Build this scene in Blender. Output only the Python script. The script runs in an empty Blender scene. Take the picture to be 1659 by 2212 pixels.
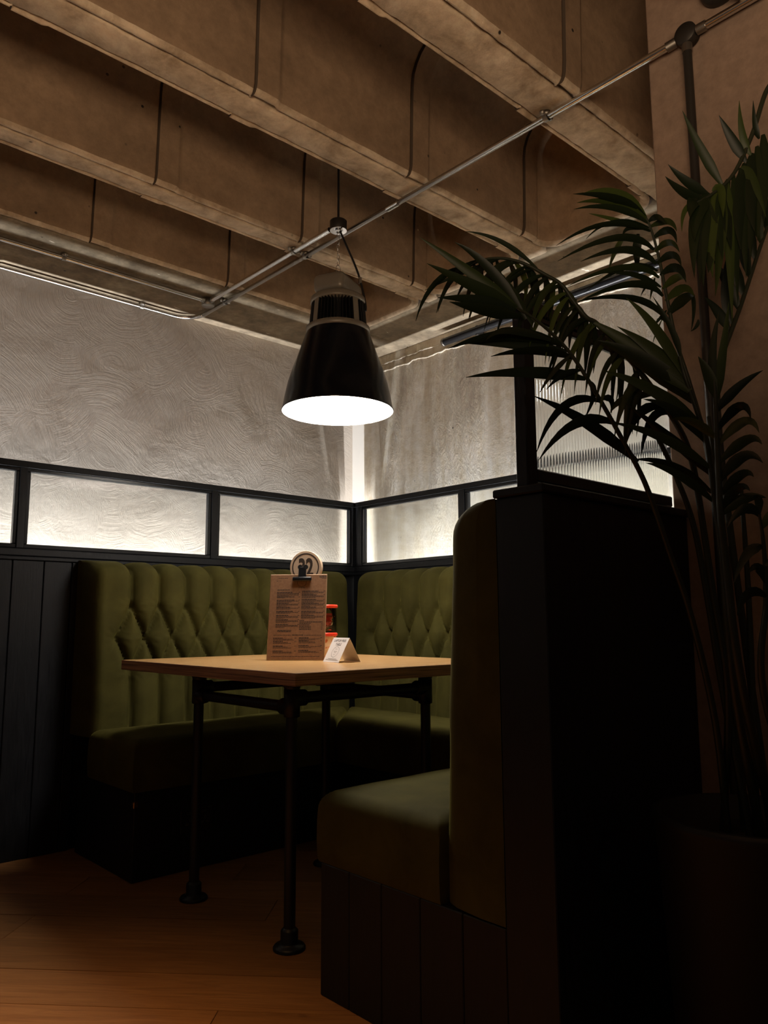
import bpy, bmesh, math, random
import numpy as np
from mathutils import Vector, Matrix, noise

random.seed(7)
SC = bpy.context.scene
COL = SC.collection

# ------------------------------------------------------------------ camera
F_PX = 1686.64
cam_d = bpy.data.cameras.new('camera')
cam = bpy.data.objects.new('camera', cam_d); COL.objects.link(cam)
cam_d.sensor_fit = 'VERTICAL'; cam_d.sensor_height = 36.0; cam_d.sensor_width = 27.0
cam_d.lens = F_PX / 2212 * 36.0
cam_d.clip_start = 0.02; cam_d.clip_end = 60
YAW, PITCH, ROLL = math.radians(47.67513), math.radians(7.97737), math.radians(-0.27664)
fw = Vector((math.cos(PITCH) * math.cos(YAW), math.cos(PITCH) * math.sin(YAW), math.sin(PITCH)))
rt = Vector((math.sin(YAW), -math.cos(YAW), 0)); up = rt.cross(fw)
r2 = rt * math.cos(ROLL) + up * math.sin(ROLL); u2 = up * math.cos(ROLL) - rt * math.sin(ROLL)
EYE = Vector((0, 0, 0.93))
cam.matrix_world = Matrix(((r2.x, u2.x, -fw.x, EYE.x), (r2.y, u2.y, -fw.y, EYE.y), (r2.z, u2.z, -fw.z, EYE.z), (0, 0, 0, 1)))
SC.camera = cam

# ------------------------------------------------------------------ world, large lights, exposure
w = bpy.data.worlds.new('world'); SC.world = w; w.use_nodes = True
bg = w.node_tree.nodes['Background']
bg.inputs[0].default_value = (1.0, 0.84, 0.72, 1); bg.inputs[1].default_value = 0.022
SC.view_settings.view_transform = 'Standard'; SC.view_settings.look = 'None'
SC.view_settings.exposure = 0.0; SC.view_settings.gamma = 1.0; SC.view_settings.use_curve_mapping = False
SC.cycles.use_denoising = True
SC.cycles.caustics_reflective = False; SC.cycles.caustics_refractive = True
SC.cycles.max_bounces = 10; SC.cycles.transparent_max_bounces = 16; SC.cycles.transmission_bounces = 10
SC.cycles.sample_clamp_indirect = 6.0


def area_light(name, loc, target, size, power, col, size_y=None):
    l = bpy.data.lights.new(name, 'AREA'); l.energy = power; l.color = col
    l.specular_factor = 0.0; l.shape = 'RECTANGLE'; l.size = size; l.size_y = size_y or size
    o = bpy.data.objects.new(name, l); COL.objects.link(o); o.location = loc
    o.rotation_euler = (Vector(target) - Vector(loc)).to_track_quat('-Z', 'Y').to_euler()
    return o


# warm ceiling spot over the aisle on the left, and an added, unseen fill behind the camera that brightens the ceiling
sl = bpy.data.lights.new('aisle_spot', 'SPOT'); sl.energy = 148; sl.color = (1.0, 0.55, 0.22)
sl.spot_size = math.radians(68); sl.spot_blend = 1.0; sl.shadow_soft_size = 0.05
so = bpy.data.objects.new('aisle_spot', sl); COL.objects.link(so); so.location = (0.05, 1.40, 2.45)
area_light('ceiling_fill', (-0.9, -0.6, 1.30), (-0.9, -0.6, 3.0), 2.2, 104, (1.0, 0.71, 0.465), 1.2)


# ------------------------------------------------------------------ materials
def nt(name):
    m = bpy.data.materials.new(name); m.use_nodes = True
    t = m.node_tree; return m, t, t.nodes, t.links, t.nodes['Principled BSDF']


def simple(name, col, rough=0.5, metal=0.0, spec=0.5, **kw):
    m, t, n, l, b = nt(name)
    b.inputs['Base Color'].default_value = (*col, 1); b.inputs['Roughness'].default_value = rough
    b.inputs['Metallic'].default_value = metal; b.inputs['Specular IOR Level'].default_value = spec
    for k, v in kw.items(): b.inputs[k].default_value = v
    return m


def tex(n, l, coord, scale=(1, 1, 1), rot=(0, 0, 0)):
    tc = n.new('ShaderNodeTexCoord'); mp = n.new('ShaderNodeMapping')
    mp.inputs['Scale'].default_value = scale; mp.inputs['Rotation'].default_value = rot
    l.new(tc.outputs[coord], mp.inputs[0]); return mp.outputs[0]


def noise_n(n, l, vec, scale, detail=6, rough=0.6, dist=0.0):
    x = n.new('ShaderNodeTexNoise'); l.new(vec, x.inputs['Vector'])
    x.inputs['Scale'].default_value = scale; x.inputs['Detail'].default_value = detail
    x.inputs['Roughness'].default_value = rough; x.inputs['Distortion'].default_value = dist
    return x.outputs['Fac']


def ramp(n, l, fac, stops):
    r = n.new('ShaderNodeValToRGB'); e = r.color_ramp.elements
    while len(e) < len(stops): e.new(0.5)
    for el, (p, c) in zip(e, stops):
        el.position = p; el.color = (*c, 1) if len(c) == 3 else c
    l.new(fac, r.inputs[0]); return r.outputs[0]


def mix(n, l, fac, a, b, mode='MIX'):
    x = n.new('ShaderNodeMix'); x.data_type = 'RGBA'; x.blend_type = mode
    if isinstance(fac, (int, float)): x.inputs[0].default_value = fac
    else: l.new(fac, x.inputs[0])
    for i, v in ((6, a), (7, b)):
        if isinstance(v, tuple): x.inputs[i].default_value = (*v, 1)
        else: l.new(v, x.inputs[i])
    return x.outputs[2]


def math_n(n, l, op, a, b=None):
    x = n.new('ShaderNodeMath'); x.operation = op
    for i, v in ((0, a), (1, b)):
        if v is None: continue
        if isinstance(v, (int, float)): x.inputs[i].default_value = v
        else: l.new(v, x.inputs[i])
    return x.outputs[0]


def bump(n, l, b, h, strength=0.5, dist=0.01, prev=None):
    x = n.new('ShaderNodeBump'); x.inputs['Strength'].default_value = strength; x.inputs['Distance'].default_value = dist
    l.new(h, x.inputs['Height'])
    if prev is not None: l.new(prev, x.inputs['Normal'])
    l.new(x.outputs[0], b.inputs['Normal']); return x.outputs[0]


def concrete(name, light, dark, pits=True, streak=None, rough_bump=0.3, stain=2.0):
    m, t, n, l, b = nt(name)
    v = tex(n, l, 'Object')
    a = noise_n(n, l, v, stain, 8, 0.62, 0.4)
    c = ramp(n, l, a, [(0.32, dark), (0.66, light)])
    f = noise_n(n, l, v, 26, 8, 0.7)
    c = mix(n, l, 0.35, c, ramp(n, l, f, [(0.3, (0.25, 0.25, 0.25)), (0.7, (0.8, 0.8, 0.8))]), 'OVERLAY')
    if streak:
        vs = tex(n, l, 'Object', streak)
        s = noise_n(n, l, vs, 5, 7, 0.65)
        c = mix(n, l, 0.55, c, ramp(n, l, s, [(0.3, (0.22, 0.21, 0.20)), (0.68, (0.75, 0.74, 0.72))]), 'OVERLAY')
    nrm = bump(n, l, b, f, rough_bump, 0.004)
    if pits:
        vo = n.new('ShaderNodeTexVoronoi'); l.new(v, vo.inputs['Vector']); vo.inputs['Scale'].default_value = 11
        gate = noise_n(n, l, v, 3.5, 2, 0.5)
        p = ramp(n, l, vo.outputs['Distance'], [(0.045, (1, 1, 1)), (0.075, (0, 0, 0))])
        p = mix(n, l, 1.0, p, ramp(n, l, gate, [(0.5, (0, 0, 0)), (0.6, (1, 1, 1))]), 'MULTIPLY')
        c = mix(n, l, p, c, (0.03, 0.025, 0.02))
    l.new(c, b.inputs['Base Color']); b.inputs['Roughness'].default_value = 0.85
    b.inputs['Specular IOR Level'].default_value = 0.25
    return m, t, n, l, b, nrm


M = {}
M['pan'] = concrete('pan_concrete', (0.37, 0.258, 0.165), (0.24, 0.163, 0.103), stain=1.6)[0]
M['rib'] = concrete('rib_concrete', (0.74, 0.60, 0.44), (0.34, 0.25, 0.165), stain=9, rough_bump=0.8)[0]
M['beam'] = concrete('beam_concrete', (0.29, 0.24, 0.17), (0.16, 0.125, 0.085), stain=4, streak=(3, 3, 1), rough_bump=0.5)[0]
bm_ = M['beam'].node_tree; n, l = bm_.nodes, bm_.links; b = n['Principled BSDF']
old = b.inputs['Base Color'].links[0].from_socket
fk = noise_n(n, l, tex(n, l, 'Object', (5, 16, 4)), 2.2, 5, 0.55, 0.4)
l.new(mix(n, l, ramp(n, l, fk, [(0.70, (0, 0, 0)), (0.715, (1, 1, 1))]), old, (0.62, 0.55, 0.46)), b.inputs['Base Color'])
M['column'] = concrete('column_plaster', (0.33, 0.235, 0.175), (0.28, 0.198, 0.147), pits=False, stain=1.2, rough_bump=0.15)[0]

# concrete wall: board-marked with vertical streaks, blow holes and a rough patch
m, t, n, l, b, nrm = concrete('wall_concrete', (0.80, 0.74, 0.63), (0.54, 0.48, 0.39), streak=(1, 3.2, 0.30), rough_bump=0.45, stain=1.8)
v = tex(n, l, 'Object')
lump = noise_n(n, l, tex(n, l, 'Object', (1, 3, 1.2)), 6, 9, 0.68, 0.6)
gate = ramp(n, l, noise_n(n, l, tex(n, l, 'Object', (1, 1.6, 0.35)), 1.7, 2, 0.5), [(0.5, (0, 0, 0)), (0.62, (1, 1, 1))])
bump(n, l, b, mix(n, l, 1.0, lump, gate, 'MULTIPLY'), 0.7, 0.03, nrm)
M['wall_concrete'] = m

# trowelled plaster: arcs of fine ridges whose direction swirls from patch to patch
m, t, n, l, b = nt('trowelled_plaster')
v = tex(n, l, 'Object')
cells = n.new('ShaderNodeTexVoronoi'); cells.inputs['Scale'].default_value = 4.2
wob = n.new('ShaderNodeTexNoise'); wob.inputs['Scale'].default_value = 2.2; wob.inputs['Detail'].default_value = 3
l.new(v, wob.inputs['Vector'])
vm = n.new('ShaderNodeVectorMath'); vm.operation = 'MULTIPLY_ADD'
l.new(wob.outputs['Color'], vm.inputs[0]); vm.inputs[1].default_value = (0.16, 0.16, 0.16); l.new(v, vm.inputs[2])
l.new(vm.outputs[0], cells.inputs['Vector'])
off = n.new('ShaderNodeVectorMath'); off.operation = 'SUBTRACT'
l.new(vm.outputs[0], off.inputs[0]); l.new(cells.outputs['Position'], off.inputs[1])
shift = n.new('ShaderNodeVectorMath'); shift.operation = 'MULTIPLY_ADD'
l.new(cells.outputs['Color'], shift.inputs[0]); shift.inputs[1].default_value = (0.5, 0, 0.5); l.new(off.outputs[0], shift.inputs[2])
shift2 = n.new('ShaderNodeVectorMath'); shift2.operation = 'SUBTRACT'
l.new(shift.outputs[0], shift2.inputs[0]); shift2.inputs[1].default_value = (0.25, 0, 0.25)
ln = n.new('ShaderNodeVectorMath'); ln.operation = 'LENGTH'; l.new(shift2.outputs[0], ln.inputs[0])
cmb = n.new('ShaderNodeCombineXYZ'); l.new(ln.outputs['Value'], cmb.inputs[0])
sc = n.new('ShaderNodeVectorMath'); sc.operation = 'SCALE'; l.new(v, sc.inputs[0]); sc.inputs['Scale'].default_value = 0.06
ad = n.new('ShaderNodeVectorMath'); ad.operation = 'ADD'; l.new(cmb.outputs[0], ad.inputs[0]); l.new(sc.outputs[0], ad.inputs[1])
ridge = noise_n(n, l, ad.outputs[0], 120, 8, 0.75, 0.05)
patch = ramp(n, l, noise_n(n, l, v, 2.6, 3, 0.5), [(0.34, (0.15, 0.15, 0.15)), (0.6, (1, 1, 1))])
h = mix(n, l, 1.0, ridge, patch, 'MULTIPLY')
n1 = bump(n, l, b, h, 0.55, 0.008)
n2 = bump(n, l, b, noise_n(n, l, v, 4, 6, 0.6, 0.8), 0.3, 0.025, n1)
cc = ramp(n, l, noise_n(n, l, v, 1.5, 6, 0.6), [(0.3, (0.42, 0.365, 0.305)), (0.7, (0.53, 0.475, 0.41))])
l.new(cc, b.inputs['Base Color']); b.inputs['Roughness'].default_value = 0.7; b.inputs['Specular IOR Level'].default_value = 0.3
M['plaster'] = m
M['smooth_plaster'] = simple('smooth_plaster', (0.46, 0.43, 0.385), 0.8)

# black painted timber with faint grain
m, t, n, l, b = nt('black_painted_timber')
g = noise_n(n, l, tex(n, l, 'Object', (14, 14, 1.2)), 9, 6, 0.6, 0.5)
l.new(ramp(n, l, g, [(0.3, (0.0045, 0.0055, 0.0075)), (0.75, (0.009, 0.010, 0.013))]), b.inputs['Base Color'])
l.new(ramp(n, l, g, [(0.3, (0.42,) * 3), (0.7, (0.6,) * 3)]), b.inputs['Roughness'])
b.inputs['Specular IOR Level'].default_value = 0.35
bump(n, l, b, g, 0.25, 0.002)
M['black_wood'] = m
M['black_gloss'] = simple('black_gloss_timber', (0.006, 0.007, 0.009), 0.28, spec=0.45)
M['black_metal'] = simple('black_steel', (0.008, 0.009, 0.011), 0.42, 0.0, 0.4)
M['black_enamel'] = simple('black_enamel', (0.004, 0.006, 0.011), 0.22, 0.0, 0.3)
M['galv'] = simple('galvanised_steel', (0.70, 0.69, 0.67), 0.24, 1.0)
M['dull_galv'] = simple('dull_galvanised_steel', (0.30, 0.28, 0.25), 0.45, 1.0)
M['dark_cast'] = simple('dark_cast_metal', (0.05, 0.045, 0.04), 0.5, 0.6)
M['lamp_grey'] = simple('grey_lamp_housing', (0.26, 0.23, 0.185), 0.42, 0.3)
M['fin'] = simple('dark_heat_sink', (0.02, 0.02, 0.02), 0.4, 0.5)
M['chrome'] = simple('polished_chrome', (0.85, 0.85, 0.86), 0.12, 1.0)
M['cable'] = simple('black_cable', (0.008, 0.008, 0.009), 0.4)
M['brass'] = simple('brass', (0.45, 0.27, 0.10), 0.3, 1.0)
M['white_refl'] = simple('white_reflector', (0.85, 0.85, 0.85), 0.5)

m, t, n, l, b = nt('lamp_diffuser')
b.inputs['Base Color'].default_value = (0.9, 0.9, 0.9, 1)
b.inputs['Emission Color'].default_value = (1.0, 0.91, 0.81, 1); b.inputs['Emission Strength'].default_value = 41
M['diffuser'] = m
m, t, n, l, b = nt('led_tape')
b.inputs['Base Color'].default_value = (0.9, 0.9, 0.9, 1)
b.inputs['Emission Color'].default_value = (1.0, 0.955, 0.90, 1); b.inputs['Emission Strength'].default_value = 12
M['led'] = m


def glass(name, ior, clear):
    """reeded face: bends the view by its flutes, lets part of the light straight through"""
    m, t, n, l, b = nt(name); n.remove(b)
    rf = n.new('ShaderNodeBsdfRefraction'); rf.inputs['IOR'].default_value = ior; rf.inputs['Roughness'].default_value = 0.02
    tr = n.new('ShaderNodeBsdfTransparent'); gl = n.new('ShaderNodeBsdfGlossy'); gl.inputs['Roughness'].default_value = 0.04
    for q in (rf, tr): q.inputs['Color'].default_value = (0.97, 0.98, 0.97, 1)
    fr = n.new('ShaderNodeFresnel'); fr.inputs[0].default_value = 1.18
    m1 = n.new('ShaderNodeMixShader'); m1.inputs[0].default_value = clear; l.new(rf.outputs[0], m1.inputs[1]); l.new(tr.outputs[0], m1.inputs[2])
    m2 = n.new('ShaderNodeMixShader'); l.new(fr.outputs[0], m2.inputs[0]); l.new(m1.outputs[0], m2.inputs[1]); l.new(gl.outputs[0], m2.inputs[2])
    l.new(m2.outputs[0], n['Material Output'].inputs[0]); return m


M['reeded'] = glass('reeded_glass', 1.10, 0.5)
M['reeded_strong'] = glass('reeded_glass_strong', 1.27, 0.12)
m, t, n, l, b = nt('flat_glass'); n.remove(b)
tr = n.new('ShaderNodeBsdfTransparent'); tr.inputs[0].default_value = (0.97, 0.98, 0.97, 1); l.new(tr.outputs[0], n['Material Output'].inputs[0])
M['flat_glass'] = m
m, t, n, l, b = nt('jar_glass')
n.remove(b)
tr = n.new('ShaderNodeBsdfTransparent'); tr.inputs[0].default_value = (0.93, 0.92, 0.88, 1)
gl = n.new('ShaderNodeBsdfGlossy'); gl.inputs['Roughness'].default_value = 0.06
fr = n.new('ShaderNodeFresnel'); fr.inputs[0].default_value = 1.4
mx = n.new('ShaderNodeMixShader'); l.new(fr.outputs[0], mx.inputs[0]); l.new(tr.outputs[0], mx.inputs[1]); l.new(gl.outputs[0], mx.inputs[2])
l.new(mx.outputs[0], n['Material Output'].inputs[0])
M['jar_glass'] = m

# green velvet
m, t, n, l, b = nt('green_velvet')
v = tex(n, l, 'Object')
c = ramp(n, l, noise_n(n, l, v, 7, 6, 0.6, 0.5), [(0.3, (0.044, 0.039, 0.0083)), (0.72, (0.076, 0.067, 0.015))])
l.new(c, b.inputs['Base Color']); b.inputs['Roughness'].default_value = 0.85; b.inputs['Specular IOR Level'].default_value = 0.15
b.inputs['Sheen Weight'].default_value = 0.22; b.inputs['Sheen Roughness'].default_value = 0.35
b.inputs['Sheen Tint'].default_value = (0.46, 0.41, 0.07, 1)
bump(n, l, b, noise_n(n, l, v, 260, 3, 0.6), 0.25, 0.001)
M['velvet'] = m

# oak floor planks
PD = math.radians(133.2)
m, t, n, l, b = nt('oak_planks')
oi = n.new('ShaderNodeObjectInfo')
tc = n.new('ShaderNodeTexCoord'); mp = n.new('ShaderNodeMapping'); mp.vector_type = 'TEXTURE'
mp.inputs['Rotation'].default_value = (0, 0, PD); l.new(tc.outputs['Object'], mp.inputs[0])
jit = n.new('ShaderNodeVectorMath'); jit.operation = 'ADD'; l.new(mp.outputs[0], jit.inputs[0])
cx3 = n.new('ShaderNodeCombineXYZ'); r10 = math_n(n, l, 'MULTIPLY', oi.outputs['Random'], 9.0); l.new(r10, cx3.inputs[0]); l.new(r10, cx3.inputs[2])
l.new(cx3.outputs[0], jit.inputs[1])
st = n.new('ShaderNodeVectorMath'); st.operation = 'MULTIPLY'; st.inputs[1].default_value = (1.1, 14, 1); l.new(jit.outputs[0], st.inputs[0])
g = noise_n(n, l, st.outputs[0], 3.2, 9, 0.68, 1.2)
st2 = n.new('ShaderNodeVectorMath'); st2.operation = 'MULTIPLY'; st2.inputs[1].default_value = (2.2, 6, 1); l.new(jit.outputs[0], st2.inputs[0])
kn = noise_n(n, l, st2.outputs[0], 2.3, 4, 0.6, 0.3)
c = ramp(n, l, g, [(0.25, (0.20, 0.088, 0.030)), (0.55, (0.33, 0.160, 0.058)), (0.8, (0.43, 0.228, 0.092))])
c = mix(n, l, 1.0, c, ramp(n, l, oi.outputs['Random'], [(0.0, (0.72, 0.70, 0.66)), (1.0, (1.05, 1.02, 1.0))]), 'MULTIPLY')
c = mix(n, l, ramp(n, l, kn, [(0.70, (0, 0, 0)), (0.80, (0.8, 0.8, 0.8))]), c, (0.05, 0.022, 0.010))
l.new(c, b.inputs['Base Color']); b.inputs['Roughness'].default_value = 0.42; b.inputs['Specular IOR Level'].default_value = 0.4
bump(n, l, b, g, 0.25, 0.002)
M['oak'] = m

# table: birch veneer face and layered ply edge
m, t, n, l, b = nt('birch_veneer')
g = noise_n(n, l, tex(n, l, 'Object', (2, 9, 2)), 5, 8, 0.65, 0.6)
fl = noise_n(n, l, tex(n, l, 'Object', (40, 90, 40)), 6, 3, 0.5)
c = ramp(n, l, g, [(0.3, (0.50, 0.275, 0.10)), (0.7, (0.60, 0.36, 0.155))])
c = mix(n, l, 0.22, c, ramp(n, l, fl, [(0.4, (0.3, 0.3, 0.3)), (0.6, (0.7, 0.7, 0.7))]), 'OVERLAY')
l.new(c, b.inputs['Base Color']); b.inputs['Roughness'].default_value = 0.26; b.inputs['Specular IOR Level'].default_value = 0.5
M['veneer'] = m
m, t, n, l, b = nt('ply_edge')
v = tex(n, l, 'Object', (3, 3, 330))
g = noise_n(n, l, v, 1.0, 5, 0.65, 0.3)
l.new(ramp(n, l, g, [(0.36, (0.09, 0.047, 0.024)), (0.5, (0.27, 0.145, 0.072)), (0.64, (0.46, 0.27, 0.14))]), b.inputs['Base Color'])
b.inputs['Roughness'].default_value = 0.5
M['ply'] = m

m, t, n, l, b = nt('kraft_card')
f = noise_n(n, l, tex(n, l, 'Object'), 120, 4, 0.6)
l.new(ramp(n, l, f, [(0.3, (0.18, 0.085, 0.036)), (0.7, (0.24, 0.120, 0.053))]), b.inputs['Base Color']); b.inputs['Roughness'].default_value = 0.75
M['kraft'] = m
M['board_edge'] = simple('hardboard', (0.42, 0.27, 0.15), 0.6)
M['print'] = simple('black_print', (0.035, 0.02, 0.012), 0.8)
M['print_grey'] = simple('grey_print', (0.10, 0.09, 0.09), 0.8)
M['card'] = simple('white_card', (0.78, 0.74, 0.72), 0.6)
M['red_lid'] = simple('red_plastic', (0.80, 0.045, 0.015), 0.3)
M['red_sauce'] = simple('red_sachets', (0.72, 0.045, 0.02), 0.45)
M['brown_sauce'] = simple('brown_sachets', (0.14, 0.035, 0.018), 0.4)
M['cream_sauce'] = simple('cream_sachets', (0.90, 0.68, 0.46), 0.5)
M['pale_wood'] = simple('pale_wood', (0.55, 0.37, 0.22), 0.6)
M['cream_face'] = simple('cream_face', (0.58, 0.43, 0.30), 0.6)
M['pot'] = simple('black_planter', (0.005, 0.006, 0.008), 0.6)
M['soil'] = simple('dark_soil', (0.012, 0.009, 0.007), 0.95)
m, t, n, l, b = nt('palm_leaf')
oi = n.new('ShaderNodeObjectInfo')
c = ramp(n, l, oi.outputs['Random'], [(0.0, (0.008, 0.014, 0.005)), (0.75, (0.012, 0.021, 0.006)), (1.0, (0.050, 0.074, 0.013))])
l.new(c, b.inputs['Base Color']); b.inputs['Roughness'].default_value = 0.42; b.inputs['Specular IOR Level'].default_value = 0.25
M['leaf'] = m
M['stem'] = simple('palm_stem', (0.020, 0.026, 0.012), 0.45)

# ------------------------------------------------------------------ helpers
ORIGIN = {}


class MB:
    """collects vertices and faces in world space; build() links them as one mesh object"""
    def __init__(s): s.v = []; s.f = []; s.mi = []; s.sm = []

    def add(s, verts, faces, mi=0, smooth=False):
        k = len(s.v); s.v += [tuple(p) for p in verts]
        for f in faces: s.f.append(tuple(i + k for i in f)); s.mi.append(mi); s.sm.append(smooth)
        return s

    def bm(s, b, mi=0, smooth=False):
        b.verts.index_update()
        s.add([v.co for v in b.verts], [[v.index for v in f.verts] for f in b.faces], mi, smooth); b.free(); return s

    def box(s, x0, x1, y0, y1, z0, z1, bev=0.0, seg=1, mi=0, mat=None, smooth=False):
        b = bmesh.new(); bmesh.ops.create_cube(b, size=1.0)
        for v in b.verts:
            v.co = Vector(((x0 + x1) / 2 + v.co.x * (x1 - x0), (y0 + y1) / 2 + v.co.y * (y1 - y0), (z0 + z1) / 2 + v.co.z * (z1 - z0)))
        if bev > 0:
            bmesh.ops.bevel(b, geom=list(b.edges), offset=bev, segments=seg, profile=0.5, affect='EDGES')
        if mat is not None: bmesh.ops.transform(b, matrix=mat, verts=b.verts)
        return s.bm(b, mi, smooth)

    def tube(s, pts, r, seg=12, mi=0, cap=True, smooth=True):
        pts = [Vector(p) for p in pts]; rr = r if isinstance(r, (list, tuple)) else [r] * len(pts)
        vs = []; fs = []; prev = None
        for i, p in enumerate(pts):
            tg = (pts[min(i + 1, len(pts) - 1)] - pts[max(i - 1, 0)]).normalized()
            if prev is None:
                a = Vector((0, 0, 1)) if abs(tg.z) < 0.9 else Vector((1, 0, 0))
                u = tg.cross(a).normalized()
            else: u = (prev - tg * prev.dot(tg)).normalized()
            prev = u; w_ = tg.cross(u)
            for k in range(seg):
                a = 2 * math.pi * k / seg; vs.append(p + (u * math.cos(a) + w_ * math.sin(a)) * rr[i])
        for i in range(len(pts) - 1):
            for k in range(seg):
                a = i * seg + k; b_ = i * seg + (k + 1) % seg; fs.append((a, b_, b_ + seg, a + seg))
        s.add(vs, fs, mi, smooth)
        if cap:
            n_ = len(pts)
            s.add([vs[k] for k in range(seg)], [tuple(range(seg - 1, -1, -1))], mi)
            s.add([vs[(n_ - 1) * seg + k] for k in range(seg)], [tuple(range(seg))], mi)
        return s

    def lathe(s, prof, c, seg=32, mi=0, axis=None, smooth=True, cap=False):
        """prof: (radius, height) pairs about a vertical axis through c, or about axis"""
        ax = Vector(axis).normalized() if axis else Vector((0, 0, 1))
        q = ax.to_track_quat('Z', 'Y'); c = Vector(c); vs = []; fs = []
        for r, h_ in prof:
            for k in range(seg):
                a = 2 * math.pi * k / seg
                vs.append(c + q @ Vector((r * math.cos(a), r * math.sin(a), h_)))
        for i in range(len(prof) - 1):
            for k in range(seg):
                a = i * seg + k; b_ = i * seg + (k + 1) % seg; fs.append((a, b_, b_ + seg, a + seg))
        s.add(vs, fs, mi, smooth)
        if cap:
            s.add(vs[:seg], [tuple(range(seg - 1, -1, -1))], mi); s.add(vs[-seg:], [tuple(range(seg))], mi)
        return s

    def grid(s, P, mi=0, smooth=True, flip=False, mi_of=None):
        nu, nv = len(P), len(P[0]); vs = [p for row in P for p in row]; fs = []
        for i in range(nu - 1):
            for j in range(nv - 1):
                a = i * nv + j; q = (a, a + nv, a + nv + 1, a + 1); fs.append(q[::-1] if flip else q)
        s.add(vs, fs, mi, smooth)
        if mi_of:
            s.mi[-len(fs):] = [mi_of(i, j) for i in range(nu - 1) for j in range(nv - 1)]
        return s

    def build(s, name, mats, parent=None):
        o3 = ORIGIN.get(parent.name, Vector()) if parent else Vector()
        me = bpy.data.meshes.new(name); me.from_pydata([Vector(p) - o3 for p in s.v], [], s.f)
        for m_ in (mats if isinstance(mats, (list, tuple)) else [mats]): me.materials.append(m_)
        me.polygons.foreach_set('material_index', s.mi); me.polygons.foreach_set('use_smooth', s.sm)
        me.update()
        o = bpy.data.objects.new(name, me); COL.objects.link(o)
        if parent: o.parent = parent; ORIGIN[o.name] = o3
        else: ORIGIN[o.name] = Vector()
        return o


def tag(o, label=None, cat=None, group=None, kind=None):
    for k, v_ in (('label', label), ('category', cat), ('group', group), ('kind', kind)):
        if v_: o[k] = v_
    return o


def thing(name, loc, label, cat, group=None, kind=None):
    o = bpy.data.objects.new(name, None); COL.objects.link(o); o.location = loc; o.empty_display_size = 0.05
    ORIGIN[o.name] = Vector(loc); return tag(o, label, cat, group, kind)


def struct(name, mb, mat, parent=None):
    o = mb.build(name, mat, parent)
    if parent is None: o['kind'] = 'structure'
    return o


def at(px, py, depth):
    """world point on the sight line of a measured photo point, at a horizontal distance in front of the camera"""
    d = r2 * ((px - 829.5) / F_PX) - u2 * ((py - 1106.0) / F_PX) + fw
    hf = Vector((math.cos(YAW), math.sin(YAW), 0))
    return EYE + d * (depth / d.dot(hf))


def bez(p0, p1, p2, n_):
    return [p0 * (1 - t_) ** 2 + p1 * 2 * t_ * (1 - t_) + p2 * t_ ** 2 for t_ in [i / (n_ - 1) for i in range(n_)]]


def catmull(P, n_):
    P = [Vector(p) for p in P]; out = []
    Q = [P[0] * 2 - P[1]] + P + [P[-1] * 2 - P[-2]]
    for i in range(1, len(Q) - 2):
        for k in range(n_):
            t_ = k / n_; a, b_, c_, d_ = Q[i - 1:i + 3]
            out.append(0.5 * ((2 * b_) + (c_ - a) * t_ + (2 * a - 5 * b_ + 4 * c_ - d_) * t_ ** 2 + (3 * b_ - a - 3 * c_ + d_) * t_ ** 3))
    return out + [P[-1]]


# ------------------------------------------------------------------ structure: floor, walls, column
YL, XR = 3.565, 3.03            # faces of the plaster wall and of the concrete wall
YP, XP = 3.388, 2.857           # room faces of the two glazed screens
ZC = 2.50                       # underside of the ceiling ribs
XC, YC = 1.92, 0.985            # room face and far edge of the column

floor = struct('floor', MB().box(-1.3, 3.3, -0.6, 3.8, -0.06, -0.02), simple('subfloor', (0.01, 0.006, 0.004), 0.9))
pdir = Vector((math.cos(PD), math.sin(PD))); pn = Vector((math.sin(PD), -math.cos(PD)))


def clip(poly, rect):
    x0, x1, y0, y1 = rect
    for ax, lim, sg in ((0, x0, 1), (0, x1, -1), (1, y0, 1), (1, y1, -1)):
        out = []
        for i in range(len(poly)):
            a, b_ = poly[i - 1], poly[i]; da, db = (a[ax] - lim) * sg, (b_[ax] - lim) * sg
            if (da >= 0) != (db >= 0):
                k = da / (da - db); out.append(a + (b_ - a) * k)
            if db >= 0: out.append(b_)
        poly = out
        if not poly: return []
    return poly


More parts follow.
